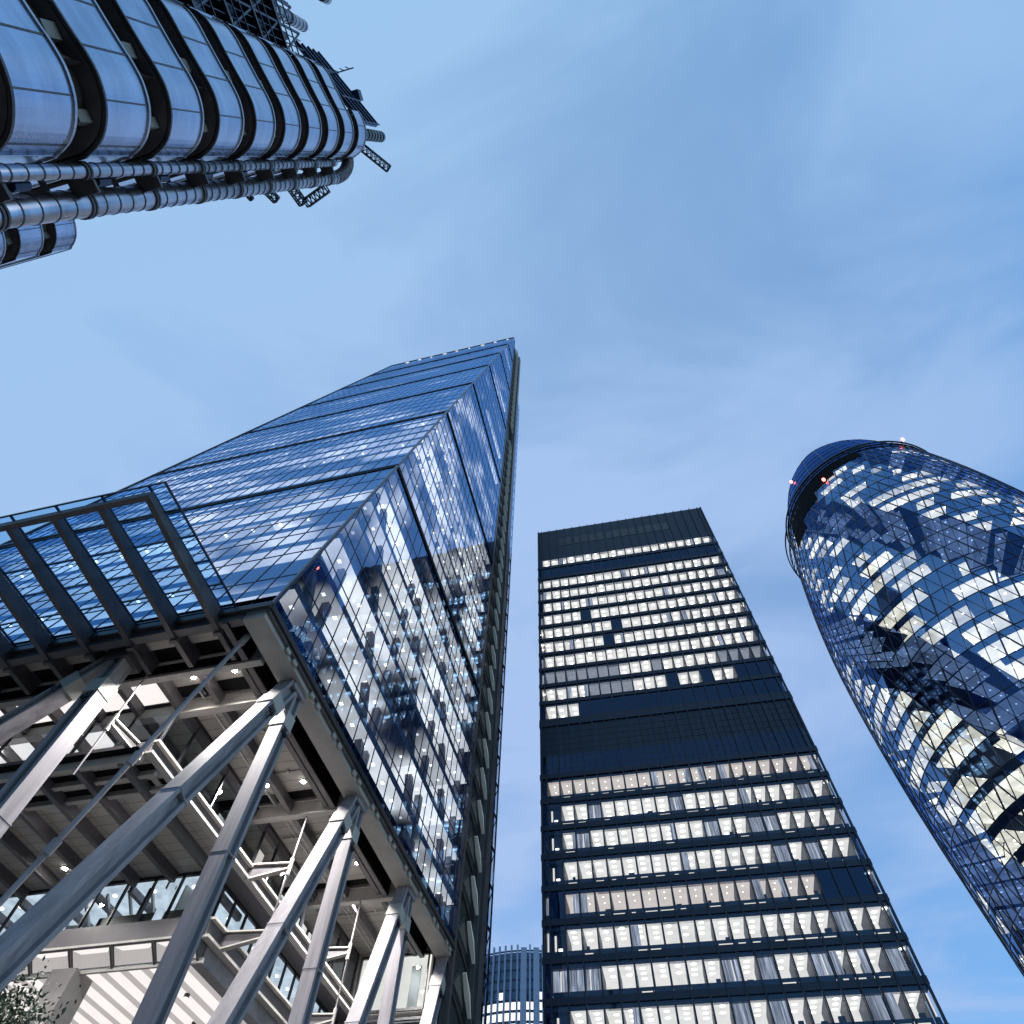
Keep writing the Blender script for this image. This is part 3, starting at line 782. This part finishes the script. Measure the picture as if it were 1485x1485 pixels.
def state(kind, k, i):
    r = random.random()
    if kind == 'top': return 'lit' if i > 0 else 'lit'
    if kind == 'blank': return 'dark'
    if kind == 'up':
        if k == 0: return 'lit' if i < 3 else 'dark'
        if k == 1: return 'lit' if i < 4 else ('grey' if i < 8 else ('lit' if i < 11 else ('dark' if i < 12 or i == 14 or i > 16 else 'lit')))
        if k == 2: return 'lit' if 6 < i < 16 and i != 10 else 'grey'
        pr = .88 + .01 * k
        if k == 9: return 'lit'
        if i == NB - 1: return 'lit' if r < .6 else 'curtain'
        return 'lit' if r < pr else ('curtain' if r < .96 else 'dark')
    if kind == 'low':
        if k == 7: return 'dark'
        if k == 6: return 'warm' if r < .93 else 'curtain'
        if k == 2: return 'warm' if 0 < i < 17 else 'dark'
        if k == 0: return 'lit' if i > 2 and r < .8 else 'curtain'
        if i in (0,): return 'strip'
        return 'lit' if r < .88 else 'curtain'
def window(mb, it):
    T, u0, u1, base, p, st, kind = it
    z0, z1 = base + .62, base + p - .02
    g = "slab_glass_dark" if st == 'dark' else "slab_glass"
    mb.poly([T(u0, .02, z0), T(u1, .02, z0), T(u1, .02, z1), T(u0, .02, z1)], g)
    sill, head, dep = z0 + .55, z1 - .42, 3.4
    a, b2 = u0 + .05, u1 - .05
    if kind == 'up': sill, head = z0 + .25, z1 - .34
    if kind == 'top': sill, head = z0 + .5, z1 - .2
    M = {'lit': "room_lit", 'warm': "room_warm", 'grey': "room_dim", 'curtain': "curtain_lit", 'strip': "slab_frame", 'dark': "interior_dark"}[st]
    # dark sill block and head, then the room
    mb.box(a, b2, -.5, -.08, z0, sill, "slab_frame", T)
    mb.box(a, b2, -.5, -.08, head, z1, "slab_frame", T)
    if st == 'dark':
        mb.poly([T(a, -.6, sill), T(b2, -.6, sill), T(b2, -.6, head), T(a, -.6, head)], M); return
    if st in ('curtain', 'strip'):
        mb.poly([T(a, -.5, sill), T(b2, -.5, sill), T(b2, -.5, head), T(a, -.5, head)], M)
        if st == 'curtain' and random.random() < .5:
            c = random.uniform(a + .3, b2 - .4); mb.box(c, c + .12, -.45, -.4, sill + .2, head - .1, "room_lit", T)
        if st == 'strip': mb.box(a + .3, a + .5, -.4, -.3, sill + .1, head - .4, "room_lit", T); mb.box(a + .7, a + 1.1, -.4, -.3, sill + .1, sill + .35, "luminaire", T)
        return
    mb.poly([T(a, -.1, head), T(a, -dep, head), T(b2, -dep, head), T(b2, -.1, head)], M)
    mb.poly([T(a, -dep, sill), T(b2, -dep, sill), T(b2, -dep, head), T(a, -dep, head)], M)
    for x in (a, b2): mb.poly([T(x, -.1, sill), T(x, -dep, sill), T(x, -dep, head), T(x, -.1, head)], "interior_dark")
    if kind == 'low' and random.random() < .25:
        x = random.uniform(a, b2 - .5); mb.box(x, x + random.uniform(.3, .7), -1.0, -.6, sill, sill + random.uniform(.2, .7), "interior_dark", T)
    if st == 'grey': return
    c = (a + b2) / 2
    if st == 'warm':
        for d in ((1.0, 2.2) if kind == 'low' else ()): mb.box(c - .07, c + .07, -d - .14, -d, head - .04, head - .01, "luminaire", T)
    else:
        w_ = .30
        off = random.uniform(-.35, .35); js = random.uniform(-.22, .22); lev = random.random()
        for d in ((.6, 1.65, 2.7) if lev < .75 else (.9, 2.3)):
            d += off; cc_ = c + js
            pts = [T(cc_ + w_ * math.cos(t), -d - .13 + .25 * math.sin(t), head - .03) for t in [2 * math.pi * j / 12 for j in range(12)]]
            mb.poly(pts, "luminaire")
    r = random.random()
    if r < .06: mb.box(a, a + (b2 - a) * random.uniform(.25, .6), -.22, -.16, sill, head, "curtain_lit", T)
    elif r < .11: mb.box(b2 - (b2 - a) * random.uniform(.2, .5), b2, -.22, -.16, sill, head, "curtain_lit", T)
    # glowing strip painted as reflected light glinting above the spandrel
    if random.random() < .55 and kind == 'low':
        l0 = random.uniform(a, c - .2); mb.box(l0, random.uniform(c, b2), -.04, -.02, base + .70, base + .80, "sill_glint", T)
wins = []
for base, p, kind, k in rows:
    for i in range(NB):
        u0 = .8 + BW * i + .05; wins.append((TS, u0, u0 + BW - .10, base, p, state(kind, k, i), kind))
    for u0, u1 in ((.25, .72), (AW - .72, AW - .25)):
        wins.append((TS, u0, u1, base, p, 'dark' if kind in ('blank',) else random.choice(['lit', 'dark', 'curtain']), kind))
    bw = (AD - 1.6) / NB
    for i in range(NB):
        u0 = .8 + bw * i + .07
        if u0 + bw < AD - 4.2: wins.append((TW, u0, u0 + bw - .14, base, p, state(kind, k, i if i else 5), kind))
        if u0 > 4.2: wins.append((TE, u0, u0 + bw - .14, base, p, state(kind, k, i if i else 5), kind))
def wkey(it):
    T, u0, u1, base, p, st, kind = it
    if T is not TS: return 0
    return shown([T(u0, 0, base + .6), T(u1, 0, base + .6), T(u1, 0, base + p), T(u0, 0, base + p)])
many(slab, "window", wins, window, wkey)

# ------------------------------------------------------------------ round tower with domed top
GX, GY_ = 68.5, 100.65
PZ = [0, 25, 50, 75, 100, 120, 140, 152, 162, 170, 176, 179, 180]
PR = [23.8, 24.8, 26.2, 27.2, 26.8, 24.9, 21.6, 18.4, 14.9, 10.4, 6.2, 2.8, 0.02]
def gr(z):
    # monotone smooth interpolation of the profile
    for i in range(len(PZ) - 1):
        if z <= PZ[i + 1]:
            def sl_(j):
                if j <= 0: return (PR[1] - PR[0]) / (PZ[1] - PZ[0])
                if j >= len(PZ) - 1: return (PR[-1] - PR[-2]) / (PZ[-1] - PZ[-2])
                return (PR[j + 1] - PR[j - 1]) / (PZ[j + 1] - PZ[j - 1])
            h = PZ[i + 1] - PZ[i]; t = (z - PZ[i]) / h
            return (2 * t ** 3 - 3 * t ** 2 + 1) * PR[i] + (t ** 3 - 2 * t ** 2 + t) * h * sl_(i) + (-2 * t ** 3 + 3 * t ** 2) * PR[i + 1] + (t ** 3 - t ** 2) * h * sl_(i + 1)
    return 0
dome = thing("domed_tower", (GX, GY_, 0), "rounded glass tower with spiralling dark bands and a domed top with red lamps", "skyscraper")
FL = 4.12; NF = 35; NSEG = 72
def gp(th, z, e=0.0):
    r = gr(z) + e
    return (GX + r * math.cos(th), GY_ + r * math.sin(th), z)
def darkband(th, z):
    v = (323.3 - (z + .857 * (math.degrees(th) % 360))) % 51.42
    return v < 19.5
step = 2 * math.pi / NSEG
tris = []
ZB = 2.0
edges = set()
for k in range(NF):
    z0, z1 = ZB + FL * k, ZB + FL * (k + 1)
    o0, o1 = (k % 2) * .5, ((k + 1) % 2) * .5
    for j in range(NSEG):
        a0, a1 = (j + o0) * step, (j + 1 + o0) * step
        if o0 == 0:
            c0, c1 = (j - .5) * step, (j + .5) * step      # row above is shifted
        else:
            c0, c1 = (j) * step, (j + 1) * step
            c0 += 0
        up = (j + .5 + o0) * step
        dn_ = (j + o0) * step
        t1 = [gp(a0, z0), gp(a1, z0), gp(up, z1)]
        t2 = [gp(a0, z0), gp(up, z1), gp(up - step, z1)]
        for t, ce, zz in ((t1, up, z0 + 1.4), (t2, a0, z0 + 2.7)):
            tris.append((t, darkband(ce, zz)))
def tface(it):
    c = Vector(it[0][0]); nrm = Vector((c.x - GX, c.y - GY_, 0)); v = Vector((0, 0, 1.6)) - c
    return shown(it[0]) if nrm.dot(v) > 0 else 0
many(dome, "glass_pane", tris, lambda mb, it: mb.poly(it[0], "dome_glass_dark" if it[1] else "dome_glass"), tface)
mb = MB()
for k in range(NF):
    z0, z1 = ZB + FL * k, ZB + FL * (k + 1); o0 = (k % 2) * .5
    big = (k % 2 == 0)
    for j in range(NSEG):
        a0 = (j + o0) * step; th = a0 % (2 * math.pi)
        if not (rad(120) < th < rad(320)): continue
        out = (math.cos(a0), math.sin(a0), 0)
        w1 = .12
        w2 = .24 if (j + (k + 1) // 2) % 4 == 0 else .09
        w3 = .24 if (j - k // 2) % 4 == 0 else .09
        mb.bar(gp(a0, z0, .03), gp(a0 + .5 * step, z1, .03), w2, .14, "blue_mullion", out)
        mb.bar(gp(a0, z0, .03), gp(a0 - .5 * step, z1, .03), w3, .14, "blue_mullion", out)
        mb.bar(gp(a0, z0, .02), gp(a0 + step, z0, .02), w1 if big else .07, .10, "blue_mullion", out)
mb.build("diagrid", dome)
# floors: open wells follow the dark spirals
for k in range(1, NF + 1):
    z = ZB + FL * k - .35
    mb = MB()
    for j in range(NSEG):
        a0, a1 = j * step, (j + 1) * step
        r1 = gr(z) - .5; r0 = 8.5
        if darkband((a0 + a1) / 2, z - 1.5): r1 = max(9.0, r1 - 6.5)
        ring = [(GX + r * math.cos(a), GY_ + r * math.sin(a)) for r, a in ((r0, a0), (r1, a0), (r1, a1), (r0, a1))]
        mb.poly([(x, y, z - .3) for x, y in reversed(ring)], "dome_ceiling"); mb.poly([(x, y, z) for x, y in ring], "office_wall")
        mb.poly([(ring[1][0], ring[1][1], z - .3), (ring[2][0], ring[2][1], z - .3), (ring[2][0], ring[2][1], z), (ring[1][0], ring[1][1], z)], "interior_dark")
    for j in range(NSEG):
        a0, a1 = j * step, (j + 1) * step
        if not darkband((a0 + a1) / 2, z - 1.5): mb.poly([gp(a0, z - .7, -.3), gp(a1, z - .7, -.3), gp(a1, z + .7, -.3), gp(a0, z + .7, -.3)], "spandrel_blue")
    mb.build("floor_slab", dome)
mb = MB(); mb.tube((GX, GY_, 0), (GX, GY_, 150), 8.5, "interior_dark", 24); mb.build("core", dome)
# dome cap
mb = MB(); ZC = ZB + FL * NF
NC = 48; zs = [ZC, 149, 152, 155, 158, 161, 164, 167, 170, 172.5, 175, 177, 178.6, 179.6]
for i in range(len(zs) - 1):
    for j in range(NC):
        a0, a1 = 2 * math.pi * j / NC, 2 * math.pi * (j + 1) / NC
        mb.poly([gp(a0, zs[i], -.02), gp(a1, zs[i], -.02), gp(a1, zs[i + 1], -.02), gp(a0, zs[i + 1], -.02)], "dome_glass_dark")
mb.build("dome_cap", dome)
mb = MB()
for i in range(len(zs) - 1):
    for j in range(NC):
        a0, a1 = 2 * math.pi * j / NC, 2 * math.pi * (j + 1) / NC; out = (math.cos(a0), math.sin(a0), .4)
        mb.bar(gp(a0, zs[i]), gp(a1, zs[i]), .14, .12, "blue_mullion", out)
        if j % 2 == 0: mb.bar(gp(a0, zs[i]), gp(a0, zs[i + 1]), .14, .12, "blue_mullion", out)
mb.build("dome_frame", dome)
mb = MB()
for i in range(12):
    z0 = 146 + 2.4 * i; r0 = max(.3, gr(z0) - 1.4); r1 = max(.2, gr(z0 + 2.4) - 1.4)
    mb.tube((GX, GY_, z0), (GX, GY_, z0 + 2.4), r0, "navy_steel", 32, r1, False)
mb.build("plant_room", dome)
# black stepped louvre panels under the rail
mb = MB()
for (a, b2, z0, z1) in ((190, 205, 131.5, 145.9), (205, 221, 135.5, 145.9), (221, 238, 139.0, 145.9), (238, 258, 141.5, 145.9)):
    st = 5
    for i in range(st):
        t0, t1 = rad(a + (b2 - a) * i / st), rad(a + (b2 - a) * (i + 1) / st)
        zz = [z0 + (z1 - z0) * h / 3 for h in range(4)]
        for h in range(3): mb.poly([gp(t0, zz[h], .12), gp(t1, zz[h], .12), gp(t1, zz[h + 1], .12), gp(t0, zz[h + 1], .12)], "black_recess")
mb.build("louvre_panel", dome)
# rail for the cleaning cradle
mb = MB()
for r_, z in ((20.2, 146.9), (20.5, 147.6)):
    for j in range(96):
        a0, a1 = 2 * math.pi * j / 96, 2 * math.pi * (j + 1) / 96
        mb.bar((GX + r_ * math.cos(a0), GY_ + r_ * math.sin(a0), z), (GX + r_ * math.cos(a1), GY_ + r_ * math.sin(a1), z), .32, .32, "black_metal")
for j in range(48):
    a0 = 2 * math.pi * j / 48; mb.bar((GX + 19.4 * math.cos(a0), GY_ + 19.4 * math.sin(a0), 146.2), (GX + 20.5 * math.cos(a0), GY_ + 20.5 * math.sin(a0), 147.6), .16, .16, "black_metal")
mb.build("cradle_rail", dome)
mb = MB()
for j in range(10):
    a0, a1 = rad(150 + 4 * j), rad(150 + 4 * (j + 1))
    for r_, z in ((22.9, 138.0), (23.1, 140.5)): mb.bar((GX + r_ * math.cos(a0), GY_ + r_ * math.sin(a0), z), (GX + r_ * math.cos(a1), GY_ + r_ * math.sin(a1), z), .28, .28, "black_metal")
    mb.bar((GX + 22.9 * math.cos(a0), GY_ + 22.9 * math.sin(a0), 138), (GX + 21.9 * math.cos(a0), GY_ + 21.9 * math.sin(a0), 140.5), .16, .16, "black_metal")
mb.build("cradle_arm", dome)
for th, z, e in ((205, 158.5, .5), (231, 139.6, .6), (292, 147.6, 1.6)):
    a = rad(th); p = gp(a, z, e); q = gp(a, z, e - .8)
    mb = MB(); mb.bar(q, p, .12, .12, "black_metal"); mb.tube((p[0], p[1], p[2] - .3), (p[0], p[1], p[2] + .3), .32, "red_lens", 10); mb.build("warning_lamp", dome)

# ------------------------------------------------------------------ far curved tower
FX, FY, FR = -76.0, 345.0, 45.0
far = thing("curved_tower", (FX, FY, 0), "small distant curved blue tower with pale piers, low beside the dark square tower", "office tower")
fp = lambda t, z, e=0: (FX + (FR + e) * math.cos(t), FY + (FR + e) * math.sin(t), z)
FA0, FA1, FN = rad(225), rad(330), 30
FTOP = 146.5
mb = MB(); mb.prism([(FX + (FR - 4) * math.cos(2 * math.pi * i / 48), FY + (FR - 4) * math.sin(2 * math.pi * i / 48)) for i in range(48)], 0, FTOP - 1, "slab_louvre"); mb.build("tower_block", far)
dt = (FA1 - FA0) / FN
fw = []
for k in range(39):
    z0 = FTOP - 4.4 - 3.75 * k
    if z0 < 2: break
    for i in range(FN):
        lit = k > 3 and random.random() < (.35 if k == 4 else .85)
        fw.append((FA0 + dt * i, z0, lit, k))
def fwin(mb, it):
    t, z0, lit, k = it
    mb.poly([fp(t, z0), fp(t + dt, z0), fp(t + dt, z0 + 3.0), fp(t, z0 + 3.0)], "far_glass")
    mb.poly([fp(t + dt * .05, z0 + .1, -.4), fp(t + dt * .95, z0 + .1, -.4), fp(t + dt * .95, z0 + 2.9, -.4), fp(t + dt * .05, z0 + 2.9, -.4)], "far_window" if lit else "interior_dark")
many(far, "window", fw, fwin, lambda it: shown([fp(it[0], it[1]), fp(it[0] + dt, it[1]), fp(it[0] + dt, it[1] + 3), fp(it[0], it[1] + 3)]))
mb = MB()
for k in range(39):
    z0 = FTOP - 1.4 - 3.75 * k
    if z0 < 2: break
    for i in range(FN):
        t = FA0 + dt * i; mb.poly([fp(t, z0, .05), fp(t + dt, z0, .05), fp(t + dt, z0 + .75, .05), fp(t, z0 + .75, .05)], "blue_mullion")
mb.build("spandrel", far)
for i in range(FN + 1):
    t = FA0 + dt * i; mb = MB()
    wd = 2.6 if i in (15, 17) else .75
    mb.bar(fp(t, 0, .4), fp(t, FTOP + (1.2 if wd < 1 else 0), .4), wd, .8, "bluish_pier", (math.cos(t), math.sin(t), 0)); mb.build("pier", far)

# ------------------------------------------------------------------ steel-clad building overhead
def smooth(poly, n=4):
    out = []; L = len(poly)
    for i in range(L):
        p0, p1, p2, p3 = [Vector(poly[(i + j) % L]) for j in (-1, 0, 1, 2)]
        if (p2 - p1).length > 3: out.append(tuple(p1)); continue
        for t in [j / n for j in range(n)]:
            out.append(tuple(.5 * ((2 * p1) + (p2 - p0) * t + (2 * p0 - 5 * p1 + 4 * p2 - p3) * t * t + (3 * p1 - p0 - 3 * p2 + p3) * t ** 3)))
    return out
PLAN = smooth([(-19, -3.0), (-19, -8.5), (-13, -8.4), (-12.25, -8.2), (-11.86, -7.85), (-11.67, -7.4), (-11.56, -6.8), (-11.45, -6.2), (-11.34, -5.65),
               (-11.23, -5.15), (-11.2, -4.6), (-11.38, -3.95), (-11.85, -3.36), (-12.5, -3.06), (-13.3, -3.0)])
def inset(poly, d):
    c = Vector((sum(p[0] for p in poly) / len(poly), sum(p[1] for p in poly) / len(poly))); out = []
    L = len(poly)
    for i in range(L):
        t = (Vector(poly[(i + 1) % L]) - Vector(poly[i - 1])).normalized(); nrm = Vector((-t.y, t.x))
        if nrm.dot(c - Vector(poly[i])) < 0: nrm = -nrm
        out.append(tuple(Vector(poly[i]) + nrm * d))
    return out
def clad_tower(root, plan, h0, pitch, n, gap, seam_every, lights, k0=0):
    inn = inset(plan, .55); lip = inset(plan, .1)
    mb = MB(); mb.prism(inn, 0, h0 + pitch * (n - 1) + 1.5, "brown_soffit"); mb.build("inner_wall", root)
    for k in range(k0, n):
        z0 = h0 + pitch * k; z1 = z0 + pitch - gap
        if z0 < .5: continue
        mb = MB(); L = len(plan)
        # outer skin
        per = 0; seams = []
        for i in range(L):
            a, b2 = plan[i], plan[(i + 1) % L]
            mb.poly([(a[0], a[1], z0), (b2[0], b2[1], z0), (b2[0], b2[1], z1), (a[0], a[1], z1)], "brushed_steel")
            per += (Vector(b2) - Vector(a)).length
            if per > seam_every: per = 0; seams.append(b2)
        mb.prism(lip, z0 - .02, z0 + .12, "brown_soffit", False, True); mb.prism(lip, z1 - .1, z1 + .02, "brown_soffit")
        for i in range(L):
            for zz in (z0 - .05, z1 - .03):
                a, b2 = plan[i], plan[(i + 1) % L]; mb.bar((a[0], a[1], zz + .04), (b2[0], b2[1], zz + .04), .10, .09, "duct_steel" if zz > z0 else "dark_steel")
        for p in seams: mb.box(p[0] - .022, p[0] + .022, p[1] - .022, p[1] + .022, z0 + .05, z1 - .05, "dark_steel")
        o = mb.build("cladding_band", root)
        o.data.polygons.foreach_set("use_smooth", [f.material_index == 0 for f in o.data.polygons])
        for (x, y, dx, dy) in lights:
            mb = MB(); mb.box(x - dx, x + dx, y - dy, y + dy, z0 - .62, z0 - .06, "bulkhead_grey"); mb.build("bulkhead_box", root)
steel = thing("steel_building", (-14, -6, 0), "curved shiny steel bands overhead with two ringed ducts and roof gantries", "building")
clad_tower(steel, PLAN, 21.96 - 3.61 * 6, 3.61, 14, 1.37, 1.25, [(-12.05, -3.85, .16, .16), (-11.78, -5.75, .14, .2)])
PTOP = [(max(p[0], -16), max(p[1], -5.55)) for p in PLAN]
PTOP = [p for i, p in enumerate(PTOP) if (Vector(p) - Vector(PTOP[i - 1])).length > .02]
clad_tower(steel, PTOP, 21.96 - 3.61 * 6, 3.61, 15, 1.37, 1.25, [], 14)
def duct(root, x, y, r, z1, ring, strong, zt=None):
    mb = MB(); z = 0.0; i = 0
    mb.tube((x, y, 0), (x, y, z1), r, "duct_steel", 24); o = mb.build("duct", root, True)
    for f in o.data.polygons: f.use_smooth = len(f.vertices) == 4
    while z < z1:
        mb = MB()
        big = i % strong == 0
        mb.tube((x, y, z), (x, y, z + (.05 if not big else .09)), r + (.018 if not big else .05), "dark_steel", 20, None, True)
        if big: mb.tube((x, y, z + .16), (x, y, z + .24), r + .05, "dark_steel", 20)
        z += ring; i += 1
        if z > 9: mb.build("flange", o)
    return o
d2 = (-13.86, -2.0); d1 = (-12.75, -2.68)
duct(steel, d1[0], d1[1], .20, 48.0, .6, 6)
duct(steel, d2[0], d2[1], .40, 51.0, .75, 5)
mb = MB()
prev = None
for i in range(7):   # elbow at the duct head, turning to the roof
    t = i / 6 * math.pi / 2; c = Vector((d2[0] + .45 * math.sin(t) * 1.6, d2[1] - 1.0 * (1 - math.cos(t)) * 1.2, 51.0 + 2.2 * math.sin(t)))
    if prev is not None: mb.tube(prev, c, .44, "dark_steel", 14)
    prev = c
mb.tube(prev, (-12.9, -3.7, 53.4), .42, "dark_steel", 14)
mb.build("duct_elbow", steel)
for k in range(13):
    z = 4 + 3.61 * k; mb = MB()
    mb.box(-13.6, -12.8, -2.9, -2.1, z, z + .12, "dark_steel"); mb.bar((-13.8, -2.3, z), (-12.8, -2.9, z + 1.8), .1, .1, "navy_steel"); mb.bar((-14.4, -2.3, z + .1), (-14.4, -3.0, z + .1), .14, .14, "dark_steel")
    mb.tube((-13.3, -2.5, z + .9), (-13.3, -2.5, z + 1.5), .16, "navy_steel", 8)
    mb.build("duct_bracket", steel)
# roof things: ribbed gantry, mast, lattice jibs
def lattice(root, name, a, b2, w_, mat="navy_steel", n=7):
    a = Vector(a); b2 = Vector(b2); d = (b2 - a).normalized(); s_ = d.cross(Vector((0, 0, 1))).normalized() * (w_ / 2); u = Vector((0, 0, w_ / 2))
    mb = MB(); cs = [s_ + u, -s_ + u, -s_ - u, s_ - u]
    for c in cs: mb.bar(a + c, b2 + c, .09, .09, mat)
    for i in range(n):
        p, q = a.lerp(b2, i / n), a.lerp(b2, (i + 1) / n)
        for j in range(4):
            mb.bar(p + cs[j], q + cs[(j + 1) % 4], .055, .055, mat); mb.bar(p + cs[j], p + cs[(j + 1) % 4], .055, .055, mat)
    for j in range(4): mb.bar(b2 + cs[j], b2 + cs[(j + 1) % 4], .08, .08, mat)
    return mb.build(name, root)
mb = MB()
ga, gb = Vector((-11.55, -4.9, 0)), Vector((-14.4, -10.4, 0)); gd = (gb - ga).normalized(); gn = Vector((-gd.y, gd.x, 0))
if gn.x < 0: gn = -gn
mid = lambda z, e=0: ((ga + gn * e) + Vector((0, 0, z)), (gb + gn * e) + Vector((0, 0, z)))
p, q = mid(56.4); mb.bar(p - gd * -.0, q, .16, 5.0, "blue_gantry", (0, 0, 1))
for z in (53.9, 55.1, 56.4, 57.6, 58.9): p, q = mid(z, .16); mb.bar(p, q, .14, .14, "navy_steel", (0, 0, 1))
for f in (0, .33, .7): p = ga.lerp(gb, f) + gn * .2; mb.bar(p + Vector((0, 0, 53.8)), p + Vector((0, 0, 59.2)), .08, .1, "navy_steel")
mb.box(-12.9, -12.2, -7.6, -6.9, 59, 60, "navy_steel")
mb.bar((-11.5, -4.9, 53.8), (-12.3, -4.6, 53.8), .3, .3, "navy_steel")
mb.build("roof_gantry", steel)
mb = MB()
for i in range(9): mb.tube((-11.95, -4.35, 52.6 + i), (-11.95, -4.35, 53.2 + i), .42, "black_metal", 14); mb.tube((-11.95, -4.35, 53.2 + i), (-11.95, -4.35, 53.6 + i), .34, "navy_steel", 14)
mb.build("flue", steel)
lattice(steel, "jib", (-12.9, -3.9, 57), (-11.2, -1.85, 57), .5)
lattice(steel, "jib", (-17.0, -2.7, 50), (-16.4, -.95, 50), .5, n=5)
lattice(steel, "jib", (-16.4, -.95, 50.6), (-14.6, -1.5, 50.6), .55, n=5)
lattice(steel, "jib", (-18.9, -2.9, 50), (-18.15, -1.6, 50), .45, n=4)
lattice(steel, "jib", (-20.2, -2.8, 50), (-19.84, -2.05, 50), .25, n=2)
mb = MB(); mb.box(-17.5, -12.9, -8.2, -3.4, 54.1, 55.0, "navy_steel")
for i in range(12): mb.bar((-11.6 - .42 * i, -8.4, 54.4), (-11.6 - .42 * i, -8.4, 55.6), .05, .05, "navy_steel")
mb.bar((-11.3, -8.4, 55.6), (-17, -8.4, 55.6), .07, .07, "navy_steel")
mb.build("roof_deck", steel)
# dark service frame beyond the stair tower
mb = MB(); mb.box(-20, -15.2, -20, -10.8, 0, 46, "navy_steel")
for k in range(12):
    z = 4 + 4 * k
    mb.box(-14.6, -13.3, -16, -8.9, z, z + .2, "black_metal")
    for j in range(6): mb.bar((-13.4, -9.0 - 1.4 * j, z), (-13.4, -9.0 - 1.4 * (j + 1), z + 4), .1, .1, "navy_steel"); mb.bar((-13.4, -9.0 - 1.4 * j, z), (-13.4, -9.0 - 1.4 * j, z + 4), .12, .12, "navy_steel")
    for j in range(14): mb.bar((-13.45, -9.0 - .5 * j, z + .2), (-13.45, -9.0 - .5 * j, z + 3.9), .05, .05, "navy_steel")
    for j in range(8): mb.box(-14.6, -13.9, -9.2 - .85 * j - .4, -9.2 - .85 * j, z + .8 + .3 * (j % 3), z + 2.6 + .3 * (j % 2), "navy_steel")
    mb.bar((-13.35, -9, z + 1.1), (-13.35, -16, z + 1.1), .07, .07, "navy_steel"); mb.bar((-13.35, -9, z + 2.2), (-13.35, -16, z + 2.2), .07, .07, "navy_steel")
mb.build("service_frame", steel)
duct(steel, -14.9, -12.3, .38, 59.5, .8, 5)
duct(steel, -13.0, -13.9, .42, 61.5, .8, 5)
# second stair tower further along
twin = thing("stair_tower", (-37, -4.5, 0), "lower rounded steel stair tower with dark gaps just below the ringed duct", "building")
P2 = smooth([(-44, -2.2), (-44, -7.2), (-36, -7.2), (-34.9, -6.8), (-34.25, -6.0), (-34.0, -5.0), (-34.05, -4.0), (-34.5, -3.0), (-35.3, -2.35), (-36.3, -2.2)])
clad_tower(twin, P2, 51.6 - 2.4 - 3.61 * 13, 3.61, 14, 1.37, 1.4, [(-35.0, -3.3, .18, .18)])
mb = MB(); mb.prism(inset(P2, .05), 51.3, 51.6, "brown_soffit"); mb.build("roof", twin)

# ------------------------------------------------------------------ tree at the gallery foot
tree = thing("leafy_tree", (-26.9, 22.9, 0), "small leafy tree at the lit gallery foot, seen behind the lowest slanted leg", "tree")
mb = MB(); mb.tube((-26.9, 22.9, 0), (-26.8, 22.8, 8.5), .2, "bark", 10, .13)
rt = random.Random(3)
tips = []
for i in range(24):
    a = rt.uniform(0, 6.28); h = rt.uniform(6.5, 8.5); e = Vector((-26.8 + math.cos(a) * rt.uniform(1, 2.1), 22.8 + math.sin(a) * rt.uniform(1, 2.1), h + rt.uniform(1.6, 4.2)))
    mb.tube((-26.8, 22.8, h), e, .07, "bark", 6, .02); tips.append(e)
mb.build("trunk", tree)
mb = MB()
for e in tips + [Vector((-26.8 + rt.gauss(0, 1.2), 22.8 + rt.gauss(0, 1.2), rt.uniform(9.5, 13.0))) for _ in range(34)]:
    for _ in range(150):
        c = e + Vector((rt.gauss(0, .5), rt.gauss(0, .5), rt.gauss(0, .45)))
        a = Vector((rt.gauss(0, 1), rt.gauss(0, 1), rt.gauss(0, 1))).normalized() * rt.uniform(.07, .13); b2 = a.orthogonal().normalized() * rt.uniform(.03, .055)
        mb.poly([c - a, c + b2, c + a, c - b2], "foliage")
mb.build("crown", tree)
